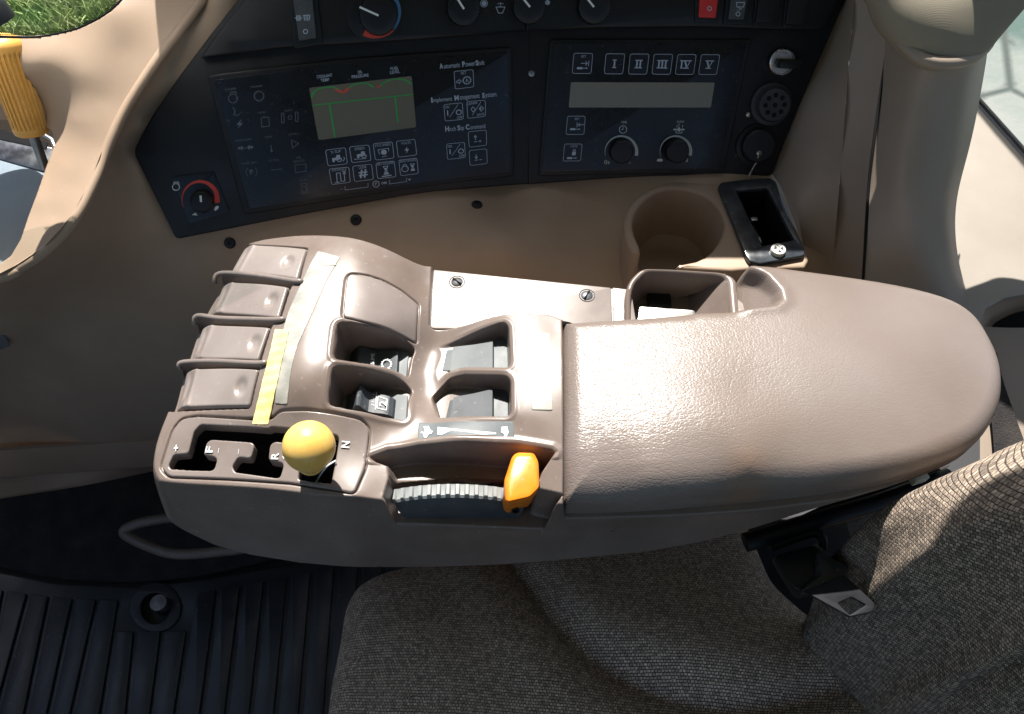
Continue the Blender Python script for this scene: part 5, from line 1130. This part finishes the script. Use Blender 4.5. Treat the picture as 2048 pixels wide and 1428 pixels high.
rocker(PRu, [(1456, -40), (1506, -40), (1494, 50), (1446, 48)], [(1466, -30), (1500, -30), (1488, 40), (1457, 39)], M_DKSW, lambda f: [stroke(circ(1476, 28, 4, 14), 1.5, f, True), stroke([(1473, 5), (1489, 5), (1487, 14), (1474, 14)], 1.4, f, True), stroke([(1478, 14), (1479, 19), (1484, 17)], 1.2, f)], 'rocker switch with rear wiper symbol')
rocker(PRu, [(1514, -40), (1568, -40), (1554, 54), (1506, 52)], [(1522, -30), (1562, -30), (1549, 46), (1512, 45)], M_BLACK, None, 'blank rocker position nearest the rear wiper rocker')
rocker(PRu, [(1574, -40), (1626, -40), (1612, 58), (1566, 56)], [(1582, -30), (1620, -30), (1607, 50), (1572, 49)], M_BLACK, None, 'blank rocker position at the panel corner')
# engine knob on its square plate, lower front
sq = plate('knob_plate', PL, [rnd([(341, 354), (427, 343), (459, 425), (378, 448)], 4, 3)], .0012, M_BLACKG, IP, .0004, label='square plate with red arc scale and engine symbol')
fS = pmap(Plane(PL.o + PL.n * .0012, PL.n, PL.u), .0004)
obj('red_arc', *fillp(arcband(401, 398, 28, 38, 205, -8, taper=(.1, 1)), fS), M_RED, sq, smooth=False)
obj('red_tick', *fillp([(428, 402), (440, 400), (440, 405), (429, 406)], fS), M_RED, sq, smooth=False)
obj('symbol', *merge([stroke(circ(352, 374, 7, 14), 1.4, fS, True), stroke([(347, 367), (349, 364), (356, 364), (358, 367)], 1.3, fS), fillp([(384, 430), (388, 427), (392, 425), (393, 429), (397, 431)], fS), fillp([(428, 418), (432, 412), (438, 412), (436, 418), (430, 422)], fS)]), M_WHITE, sq, smooth=False)
knob(PL, (406, 401), 23, .0012, .010, M_BLACK, IP, ptr=[(401, 391), (402, 404)], label='engine speed knob on the square plate')
def screw(c, r, pl, parent, m=M_STEEL, name='screw'):
    o = pl.hit(*c, 0); R = r * np.linalg.norm(pl.hit(c[0] + 1, c[1], 0) - o); s_ = lathe(name, o, pl.n, [(R, 0), (R * .9, R * .25), (R * .4, R * .45), (R * .35, R * .1), (.0001, R * .1)], m, parent, 20); return s_
pm = Plane(PR.o, PR.n, PR.u)
screw((1063, 147), 6.5, PR, IP)
# ignition switch, round socket, capped socket
ig = PR.hit(1562, 124, .001); lathe('ignition_switch', ig, PR.n, [(.0115, 0), (.0115, .004), (.0105, .005), (.0098, .005), (.0096, .003), (.0001, .003)], M_CHROME, IP, 40, label='ignition switch with bright ring')
box('ignition_key_bar', PR.hit(1578, 128, .008), (.020, .008, .010), M_BLACK, IP, .002, pl=PR, rot=Matrix.Rotation(math.radians(-4), 4, 'Z'))
so_c = PR.hit(1541, 208, 0); k_ = PR.n
sk = lathe('round_socket', so_c, PR.n, [(.0185, 0), (.0185, .003), (.0150, .0035), (.0150, .010), (.0138, .012), (.0001, .012)], M_RUBBER, IP, 44, label='round nine-hole connector socket')
for i in range(9):
    a_ = i * math.pi * 2 / 8; r_ = .0085 if i < 8 else 0
    lathe('pin_hole', so_c + PR.n * .0121 + r_ * (math.cos(a_) * PR.u + math.sin(a_) * PR.v), PR.n, [(.0022, 0), (.0019, .0004), (.0001, .0003)], M_BLACKPIT, sk, 14)
for c in [(1567, 179), (1497, 229)]: screw(c, 5, PR, IP, M_CHROME)
cpo = PR.hit(1512, 290, 0)
lathe('socket_cap', cpo, PR.n, [(.019, 0), (.019, .002), (.0155, .003), (.0150, .009), (.0135, .0105), (.0001, .0108)], M_BLACK, IP, 40, label='dark cap over the lower socket')
for c in [(1482, 262), (1541, 268), (1474, 312)]: screw(c, 4, PR, IP, M_RUBBER)
screw((1518, 306), 5.5, Plane(PR.o + PR.n * .010, PR.n, PR.u), IP, M_CHROME, 'chain_stud')
ch = spline([PR.hit(1518, 306, .012), PR.hit(1514, 322, .009), PR.hit(1506, 336, .006), PR.hit(1498, 352, .005)], 8)
V = []; Fc = []
for q in ch[::1]:
    bm = bmesh.new(); bmesh.ops.create_icosphere(bm, subdivisions=1, radius=.00085); b = len(V); V += [np.array(q) + np.array(v.co) for v in bm.verts]; Fc += [tuple(b + v.index for v in f.verts) for f in bm.faces]; bm.free()
obj('bead_chain', V, Fc, M_CHROME, IP, True, 'short bead chain hanging from the cap')
# ------------------------------------------------------------------ performance monitor (left unit)
LU = thing('performance_monitor', PL.hit(720, 270), 'black monitor unit with grey display and eight symbol keys on left half of panel', 'display unit')
plate('housing', PL, [rnd([(414, 150), (700, 116), (1023, 94), (1028, 352), (850, 372), (600, 412), (488, 430)], [12, 60, 6, 8, 60, 60, 10], 5)], .004, M_BLACK, LU, .0012)
P1 = Plane(PL.o + PL.n * .004, PL.n, PL.u)
film = plate('front_film', P1, [rnd([(428, 160), (700, 126), (1016, 104), (1020, 344), (850, 364), (600, 402), (500, 418)], [5, 60, 4, 4, 60, 60, 5], 4)], .0006, M_BLACKG, LU, .0002, bres=1)
P2 = Plane(PL.o + PL.n * .0046, PL.n, PL.u); f2 = pmap(P2, .0002)
k2 = lambda pts: Z(pts, 400, 80, 3.967); k3 = lambda pts: Z(pts, 840, 80, 4.923)
lcdq = k2([(865, 380), (1680, 285), (1715, 692), (940, 795)])
lcd = plate('display', P2, [rnd(lcdq, 4, 4)], .0004, M_LCD, LU, 0)
fl = quadmap(P2, lcdq, .0006)
M_GRN = mat('green display print', (.0, .36, .06), .5); M_LRED = mat('red display print', (.48, .06, .045), .5)
def arch(cx, w_, h_, a0=0, a1=180): return [(cx + w_ * math.cos(math.radians(a0 + (a1 - a0) * k / 18)), .62 + h_ * math.sin(math.radians(a0 + (a1 - a0) * k / 18))) for k in range(19)]
G = [stroke(arch(-.68, .30, .33, 32, 180), .034, fl), stroke(arch(-.02, .27, .33, 20, 142), .034, fl), stroke(arch(.66, .31, .33, 10, 160), .034, fl), stroke([(-1, .33), (1, .28)], .034, fl), stroke([(-.66, .33), (-.66, -.97)], .026, fl), stroke([(.64, .29), (.64, -.72)], .026, fl)]
obj('green_scale', *merge(G), M_GRN, lcd, smooth=False)
obj('red_scale', *merge([stroke([(-.50, .84), (-.36, .66)], .08, fl), stroke([(-.24, .84), (-.34, .66)], .08, fl), stroke([(.36, .80), (.32, .70)], .07, fl)]), M_LRED, lcd, smooth=False)
dl = (1, -.125)
T = lambda s, c, h, w_=None, b=0.0, d=dl, sh=0: text_geo(s, P2, c, h, d, w_, .0003, b, 0, sh)
H = [T('COOLANT', (649, 152), 6, 31, .01), T('TEMP', (650, 160), 6, 17, .01), T('OIL', (720, 144), 6, 9, .01), T('PRESSURE', (720.5, 152), 6, 34, .01), T('FUEL', (789, 136.5), 6, 16, .01), T('LEVEL', (790, 144), 6, 20, .01)]
_mc = {}
def tw(s_):
    def w_(t_):
        if t_ not in _mc:
            v_, _ = text_geo(t_, P2, (900, 250), 10, (1, 0)); v_ = np.array(v_); u_ = v_ @ P2.u; _mc[t_] = u_.max() - u_.min()
        return _mc[t_]
    return w_('x' + s_ + 'x') - w_('xx')
def capline(words, c, total, hpx, d=(1, -.09)):
    """first letter of each word bold and larger"""
    segs = []
    for k_, w_ in enumerate(words):
        if k_ and not w_.startswith('~'): segs.append((None, tw('n') * .55))
        w_ = w_.lstrip('~'); segs.append((w_[0], tw(w_[0]) * 1.2)); segs.append((w_[1:], tw(w_[1:])))
    tot = sum(q_[1] for q_ in segs); x = -total / 2; dd = np.array(d) / np.linalg.norm(d); out = []
    for t_, q_ in segs:
        w_ = q_ / tot * total
        if t_:
            cap = len(t_) == 1 and t_.isupper(); asc = any(ch in 'bdfhiklt' for ch in t_); des = any(ch in 'gpy' for ch in t_)
            hh = hpx * 1.12 if cap else hpx * (.72 + (.22 if asc else 0) + (.22 if des else 0)); base = hpx * .5
            cy = base - hh / 2 + (hpx * .22 if des else 0); m_ = .92
            out.append(text_geo(t_, P2, tuple(np.array(c) + dd * (x + w_ / 2) + np.array([0, cy])), hh, d, w_ * m_, .0003, .035 if cap else .0, 0, 0, True))
        x += w_
    return out
H += capline(['Automatic', 'Power', '~Shift'], (924, 129), 91, 9.5) + capline(['Implement', 'Management', 'System'], (928, 195), 132, 9.5) + capline(['Hitch', 'Slip', 'Command'], (931, 255), 82, 9.5)
H += [stroke([(690, 372), (690, 380), (736, 374), (736, 366)], .8, f2), stroke([(779, 360), (779, 368), (813, 363), (813, 355)], .8, f2), T('+', (819, 359), 6, 6, .02), T('-', (683, 378), 2, 6, .02), T('DIM', (768, 366), 4.5, 10, .02), stroke(circ(752, 368, 6.3, 18), 1.2, f2, True), T('P', (752, 368), 6, 4)]
obj('lettering', *merge(H), M_PRINT, film, smooth=False)
def key(q, draw, pl, par, w_=.055, name='key', label=None, fr=.94, slim=0):
    """a membrane key: slightly proud pad, printed rounded frame, symbol"""
    kb = plate(name, pl, [rnd(q, 4, 3)], .0005, M_BLACKG, par, 0, label=label)
    f = quadmap(pl, q, .0008); g = [stroke(rrect(-fr, -fr, fr, fr, .22), w_, f, True)] + draw(f)
    obj('symbol', *merge(g), M_PRINT, kb, smooth=False)
def kt(s, q, pl, fx, fy, h, w_, d=dl, b=.0):
    q = [np.array(p, float) for p in q]; a_, b_ = (fx + 1) / 2, (1 - fy) / 2; c = (q[0] * (1 - a_) + q[1] * a_) * (1 - b_) + (q[3] * (1 - a_) + q[2] * a_) * b_
    return text_geo(s, pl, tuple(c), h, d, w_, .0009, b)
def tractor(f, s=1, ox=0, oy=0):
    m_ = lambda pts: [(ox + x * s, oy + y * s) for x, y in pts]
    return [fillp(m_([(-.5, -.15), (-.5, .12), (-.05, .15), (0, .45), (.35, .45), (.40, .1), (.45, -.1), (0, -.2)]), f), stroke(m_(circ(.25, -.18, .24, 14)), .09 * s, f, True), fillp(m_(circ(-.38, -.28, .13, 10)), f)]
def hourglass(f, ox=0, oy=0, s=1): 
    m_ = lambda pts: [(ox + x * s, oy + y * s) for x, y in pts]
    return [stroke(m_([(-.25, .5), (.25, .5), (.05, 0), (.25, -.5), (-.25, -.5), (-.05, 0)]), .07, f, True), fillp(m_([(-.15, .3), (.15, .3), (0, 0)]), f), fillp(m_([(-.2, -.45), (.2, -.45), (0, -.15)]), f)]
def engine(f, ox=0, oy=0, s=1):
    return [stroke([(ox + x * s, oy + y * s) for x, y in circ(0, -.1, .34, 14)], .07, f, True), stroke([(ox + x * s, oy + y * s) for x, y in [(-.2, .2), (-.14, .42), (.14, .42), (.2, .2)]], .07, f)]
bolt = lambda f, ox=0, oy=0, s=1: [fillp([(ox + x * s, oy + y * s) for x, y in [(.12, .45), (-.3, -.08), (-.02, -.02), (-.12, -.5), (.3, .1), (.03, .06)]], f)]
Q = {n_: k2(v) for n_, v in {'slip': [(990,870),(1158,850),(1175,985),(1012,1005)], 'speed': [(1180,845),(1345,828),(1362,960),(1200,978)], 'pto': [(1368,820),(1530,803),(1545,940),(1388,958)], 'volts': [(1552,800),(1710,783),(1725,915),(1568,935)],
     'dist': [(1018,1020),(1185,1003),(1198,1132),(1040,1152)], 'code': [(1205,998),(1365,980),(1382,1108),(1222,1128)], 'srv': [(1390,973),(1545,955),(1560,1088),(1405,1105)], 'eng': [(1572,950),(1725,932),(1738,1062),(1588,1082)]}.items()}
key(Q['slip'], lambda f: tractor(f, .9, 0, -.2) + [stroke([(.55, -.6), (.75, -.3), (.65, -.1)], .07, f), kt('% SLIP', Q['slip'], P2, 0, .62, 5, 20)], P2, LU, label='key reading % SLIP')
key(Q['speed'], lambda f: tractor(f, .9, .1, -.15) + [stroke([(.5, -.62), (-.65, -.62), (-.45, -.5)], .06, f), kt('SPEED', Q['speed'], P2, 0, .62, 5, 20)], P2, LU, label='key reading SPEED')
key(Q['pto'], lambda f: [fillp(circ(0, -.15, .3, 8), f), stroke([(-.45, -.35), (-.55, .2), (.5, .25), (.5, -.1)], .06, f), stroke([(-.25, -.65), (.25, -.6)], .06, f), kt('PTO SPEED', Q['pto'], P2, 0, .68, 4.6, 31)], P2, LU, label='key reading PTO SPEED')
key(Q['volts'], lambda f: bolt(f, 0, -.2, .8) + [kt('VOLTS', Q['volts'], P2, 0, .62, 5, 19)], P2, LU, label='key reading VOLTS')
key(Q['dist'], lambda f: [stroke([(-.35, -.75), (-.3, .35), (.05, .35), (.05, -.7), (.4, -.7), (.45, .3)], .08, f), stroke([(.3, .15), (.45, .4), (.6, .15)], .08, f), stroke([(.2, .5), (.65, .5)], .08, f), stroke([(-.6, -.78), (-.1, -.78)], .08, f), kt('DISTANCE', Q['dist'], P2, 0, .75, 4.6, 29)], P2, LU, label='key reading DISTANCE')
key(Q['code'], lambda f: [kt('#', Q['code'], P2, 0, -.12, 16, 18, b=.02), kt('CODE', Q['code'], P2, 0, .68, 5, 16)], P2, LU, label='key reading CODE with a hash sign')
key(Q['srv'], lambda f: hourglass(f, 0, -.05, .95) + [stroke([(-.5, -.75), (.5, -.7)], .12, f), kt('SRV HOURS', Q['srv'], P2, 0, .75, 4.6, 32)], P2, LU, label='key reading SRV HOURS')
key(Q['eng'], lambda f: engine(f, -.4, -.1) + hourglass(f, .4, -.1, .8) + [kt('ENG HOURS', Q['eng'], P2, 0, .75, 4.6, 32)], P2, LU, label='key reading ENG HOURS')
Q3 = {n_: k3(v) for n_, v in {'set': [(328,305),(528,285),(537,465),(342,490)], 'on1': [(228,632),(422,612),(433,785),(243,805)], 'learn': [(455,602),(648,587),(652,755),(465,778)], 'up': [(468,900),(658,880),(662,1040),(480,1062)], 'dn': [(478,1085),(662,1065),(668,1220),(487,1242)], 'on2': [(255,1020),(443,1002),(453,1160),(265,1182)]}.items()}
def gearq(f, cx, cy, r, n=14):
    return [stroke(circ(cx, cy, r, 24), .07, f, True)] + [stroke([(cx + r * math.cos(a_), cy + r * math.sin(a_)), (cx + r * 1.28 * math.cos(a_), cy + r * 1.28 * math.sin(a_))], .08, f) for a_ in np.arange(n) * 2 * math.pi / n]
key(Q3['set'], lambda f: gearq(f, .28, -.15, .36) + [stroke([(-.75, -.1), (-.5, -.1), (-.5, .05), (-.28, -.18), (-.5, -.42), (-.5, -.28), (-.75, -.28)], .05, f, True), kt('SET', Q3['set'], P2, 0, .68, 5.5, 11), kt('A', Q3['set'], P2, .28, -.15, 7, 6)], P2, LU, .05, label='key reading SET with a gear')
def onoff(q): return lambda f: [stroke([(-.45, -.55), (.5, .8)], .045, f), stroke([(-.62, .25), (-.62, -.35)], .11, f), stroke(circ(.52, -.1, .26, 18), .09, f, True), kt('ON', q, P2, -.62, .62, 5.5, 8), kt('OFF', q, P2, .58, -.7, 5.5, 11)]
key(Q3['on1'], onoff(Q3['on1']), P2, LU, .05, label='upper key reading ON and OFF'); key(Q3['on2'], onoff(Q3['on2']), P2, LU, .05, label='lower key reading ON and OFF')
key(Q3['learn'], lambda f: [stroke([(-.45, -.65), (.5, .8)], .045, f), stroke([(-.55, .05), (-.35, .3), (-.1, 0), (-.35, -.3)], .06, f, True), stroke([(.3, .0), (.5, .3), (.75, 0), (.5, -.3)], .06, f, True), fillp([(.35, .1), (.6, 0), (.35, -.1)], f), kt('LEARN', Q3['learn'], P2, -.38, .7, 5, 19), kt('SAVE', Q3['learn'], P2, .42, -.66, 5, 15)], P2, LU, .05, label='key reading LEARN and SAVE')
key(Q3['up'], lambda f: [stroke([(-.22, -.15), (-.22, .4)], .06, f), stroke([(-.38, .15), (-.22, .42), (-.06, .15)], .06, f), stroke([(-.4, -.35), (-.05, -.35)], .07, f), stroke([(.12, -.35), (.38, -.35)], .07, f), stroke([(.25, -.22), (.25, -.48)], .07, f)], P2, LU, .05, label='key with up arrow and plus')
key(Q3['dn'], lambda f: [stroke([(-.22, .4), (-.22, -.15)], .06, f), stroke([(-.38, .1), (-.22, -.18), (-.06, .1)], .06, f), stroke([(-.4, -.35), (-.05, -.35)], .07, f), stroke([(.12, -.35), (.38, -.35)], .07, f)], P2, LU, .05, label='key with down arrow and minus')
# faint warning lamp legends
fw = f2; W = []
def S_(pts, w_=1.2, c=False): W.append(stroke(pts, w_, fw, c))
def eng2(cx, cy): S_(circ(cx, cy, 9, 16), 1.3, True); S_([(cx - 6, cy - 9), (cx - 4, cy - 13), (cx + 6, cy - 13), (cx + 7, cy - 9)])
eng2(466, 197); W += gear_geo(None, 518, 192, 9, 12, f=fw, w=1.2)
S_(circ(462, 223, 8, 10, -70, 60), 1.6); W.append(fillp([(483, 238), (473, 250), (479, 250), (475, 258), (486, 246), (480, 246)], fw))
S_([(522, 236), (537, 234), (539, 252), (524, 254)], 1.2, True); S_([(528, 235), (528, 231)]); 
S_(rrect(563, 226, 568, 246, 2), 1.3, True); S_(rrect(591, 224, 596, 243, 2), 1.3, True); S_(circ(580, 235, 4, 10), 1, True)
W.append(fillp([(476, 294), (483, 294), (483, 291), (488, 296), (483, 301), (483, 298), (476, 299)], fw)); W.append(fillp([(506, 292), (499, 292), (499, 289), (494, 295), (499, 300), (499, 297), (506, 297)], fw)); W.append(fillp(circ(491, 296, 1.4, 8), fw))
S_([(542, 290), (543, 302)], 1.6); W.append(fillp(circ(543, 302, 2.4, 8), fw)); S_([(583, 280), (597, 287), (585, 296)], 1.3, True)
S_(circ(503, 344, 11, 8, 130, 230)); S_(circ(503, 344, 11, 8, -50, 50)); W.append(T('P', (503, 344), 10, 7, .02))
S_([(542, 340), (563, 338)], 1.1); S_([(590, 330), (612, 328), (612, 343), (591, 345)], 1.1, True); S_([(602, 368), (613, 367), (614, 383), (604, 384)], 1.1, True); S_([(600, 387), (621, 385)], 1.1); S_([(604, 374), (612, 373)], 1)
for s_, c, w_ in [('ENGINE', (461, 178), 22), ('TRANS', (512, 173), 24), ('ALT', (475, 230), 12), ('HYD', (524, 225), 14), ('DIFF', (577, 221), 15), ('PRESSURE', (487, 280), 32), ('TEMP', (537, 274), 15), ('LEVEL', (586, 268), 18), ('PARK BRK', (499, 326), 32), ('FILTER', (548, 321), 21), ('AIR', (597, 315), 10), ('SERVICE', (598, 322), 22), ('FUEL', (608, 360), 14)]:
    W.append(T(s_, c, 4, w_))
obj('faint_legend', *merge(W), M_FAINT, film, smooth=False)
# ------------------------------------------------------------------ right unit
RU = thing('remote_valve_unit', PR.hit(1290, 210), 'black control unit with long narrow display and keys I to V', 'display unit')
plate('housing', PR, [rnd([(1100, 78), (1505, 78), (1500, 92), (1448, 346), (1078, 352), (1078, 340)], [8, 8, 4, 8, 8, 4], 5)], .0035, M_BLACK, RU, .0012)
R1 = Plane(PR.o + PR.n * .0035, PR.n, PR.u)
rfilm = plate('front_film', R1, [rnd([(1107, 84), (1494, 84), (1438, 340), (1084, 344)], [6, 6, 5, 5], 4)], .0008, M_BLACKG, RU, .0003, bres=1)
R2 = Plane(PR.o + PR.n * .0043, PR.n, PR.u); k4b = lambda pts: Z(pts, 1060, 60, 4.452)
q = k4b([(365, 465), (1645, 468), (1610, 690), (345, 690)]); lcd2 = plate('display', R2, [rnd(q, 2, 3)], .0004, mat('long display glass', (.16, .155, .125), .22, .5), RU, 0)
QR = {'set': [(385,200),(565,203),(548,393),(370,392)], 'I': [(672,205),(850,207),(830,397),(655,395)], 'II': [(888,208),(1067,208),(1043,400),(870,398)], 'III': [(1100,210),(1278,210),(1253,402),(1080,398)], 'IV': [(1312,212),(1487,213),(1460,402),(1287,400)], 'V': [(1522,213),(1697,215),(1665,403),(1493,400)], 'set2': [(330,762),(498,762),(485,935),(315,935)], 'lock': [(303,1010),(470,1010),(455,1170),(290,1172)]}
QR = {a_: k4b(b_) for a_, b_ in QR.items()}; dr = (1, 0)
def roman(s_):
    def d(f):
        g = []; n_ = {'I': 1, 'II': 2, 'III': 3}.get(s_, 0)
        if n_:
            for i in range(n_): x = (i - (n_ - 1) / 2) * .34; g.append(stroke([(x, -.34), (x, .34)], .15, f))
            w2_ = .2 + (n_ - 1) * .17; g += [stroke([(-w2_, .35), (w2_, .35)], .09, f), stroke([(-w2_, -.35), (w2_, -.35)], .09, f)]
        else:
            o_ = .12 if s_ == 'IV' else 0
            if s_ == 'IV': g += [stroke([(-.42, -.34), (-.42, .34)], .15, f)]
            g += [stroke([(o_ - .24, .34), (o_ + .02, -.3)], .16, f), stroke([(o_ + .30, .34), (o_ + .02, -.3)], .08, f)]
            x0 = -.62 if s_ == 'IV' else -.42; g += [stroke([(x0, .35), (o_ + .45, .35)], .09, f), stroke([(x0 + .1, -.35), (o_ + .25, -.35)], .09, f)]
        return g
    return d
for s_ in ['I', 'II', 'III', 'IV', 'V']: key(QR[s_], roman(s_), R2, RU, .045, label='key marked with Roman numeral ' + s_)
cyl = lambda f, x, y: [fillp([(x - .4, y), (x - .3, y + .1), (x + .15, y + .1), (x + .25, y), (x + .15, y - .1), (x - .3, y - .1)], f), stroke([(x + .2, y), (x + .55, y)], .06, f), fillp(circ(x + .6, y, .08, 8), f)]
key(QR['set'], lambda f: cyl(f, -.15, -.45) + [stroke([(-.15, 0), (.5, 0)], .06, f), stroke([(.3, .2), (.5, 0), (.3, -.2)], .06, f), stroke([(.62, .25), (.62, -.25)], .06, f), kt('SET', QR['set'], R2, .05, .65, 4.5, 10, dr)], R2, RU, .045, label='upper key reading SET')
key(QR['set2'], lambda f: cyl(f, -.2, -.4) + [stroke([(.85, .05), (.3, .05)], .06, f), stroke([(.45, .22), (.28, .05), (.45, -.12)], .06, f), stroke([(.14, .3), (.14, -.2)], .06, f), kt('SET', QR['set2'], R2, .1, .65, 4.5, 10, dr)], R2, RU, .045, label='lower key reading SET')
key(QR['lock'], lambda f: cyl(f, -.2, -.62) + [fillp(circ(.15, -.12, .22, 12), f), stroke([(.02, .0), (.05, .3), (.25, .3), (.28, .0)], .07, f), kt('LOCK', QR['lock'], R2, .1, .7, 4.5, 14, dr)], R2, RU, .045, label='key reading LOCK with a padlock')
fr_ = pmap(R2, .0002); G = []
G += [fillp(arcband(1243, 304, 27, 33.5, 196, -14, taper=(.05, 1)), fr_), fillp(arcband(1352, 303, 26, 32.5, 200, -16, taper=(.05, 1)), fr_), stroke(circ(1246, 259, 7.5, 20), 1.2, fr_, True), stroke([(1246, 254), (1246, 259), (1242, 259)], 1, fr_)]
G += [text_geo('TIME', R2, (1248, 244.5), 4.5, dr, 11, .0003), text_geo('FLOW', R2, (1361, 243.5), 4.5, dr, 15, .0003, 0, 0, .2), text_geo('0s', R2, (1214, 324), 8, dr, 11, .0003)]
G += [stroke([(1347, 259), (1354, 259)], 3, fr_), stroke([(1362, 259), (1369, 259)], 3, fr_), fillp([(1358, 253), (1362, 260), (1358, 264), (1354, 260)], fr_), stroke([(1352, 262), (1352, 266), (1364, 266), (1364, 262)], 1.2, fr_), stroke([(1354, 255), (1354, 250)], 1, fr_), stroke([(1358, 252), (1358, 247)], 1, fr_), stroke([(1365, 255), (1365, 250)], 1, fr_)]
G += [fillp([(1313, 321), (1316, 318), (1322, 317), (1326, 320), (1324, 323), (1316, 323)], fr_), fillp([(1371, 324), (1374, 320), (1375, 316), (1376, 321), (1374, 324)], fr_), fillp(circ(1260, 326, 1.3, 6), fr_)]
obj('lettering', *merge(G), mat('pale grey print', (.42, .47, .46), .5), rfilm, smooth=False)
knob(R2, (1240, 301), 23, 0, .013, M_BLACK, RU, teeth=30, label='time knob with pale crescent scale')
knob(R2, (1350, 300), 23, 0, .013, M_BLACK, RU, teeth=30, label='flow knob with pale crescent scale')
# small joined prints are too fine to pick apart one by one
for o in sc.objects:
    if o.type == 'MESH' and o.name.split('.')[0] in ('lettering', 'symbol', 'faint_legend', 'bead_chain', 'speed_symbols', 'figure', 'badge_mark', 'green_scale', 'red_scale', 'washer_symbol', 'gear_symbol'): o['kind'] = 'stuff'
for o in sc.objects:
    if 'wl' in o.keys(): del o['wl']
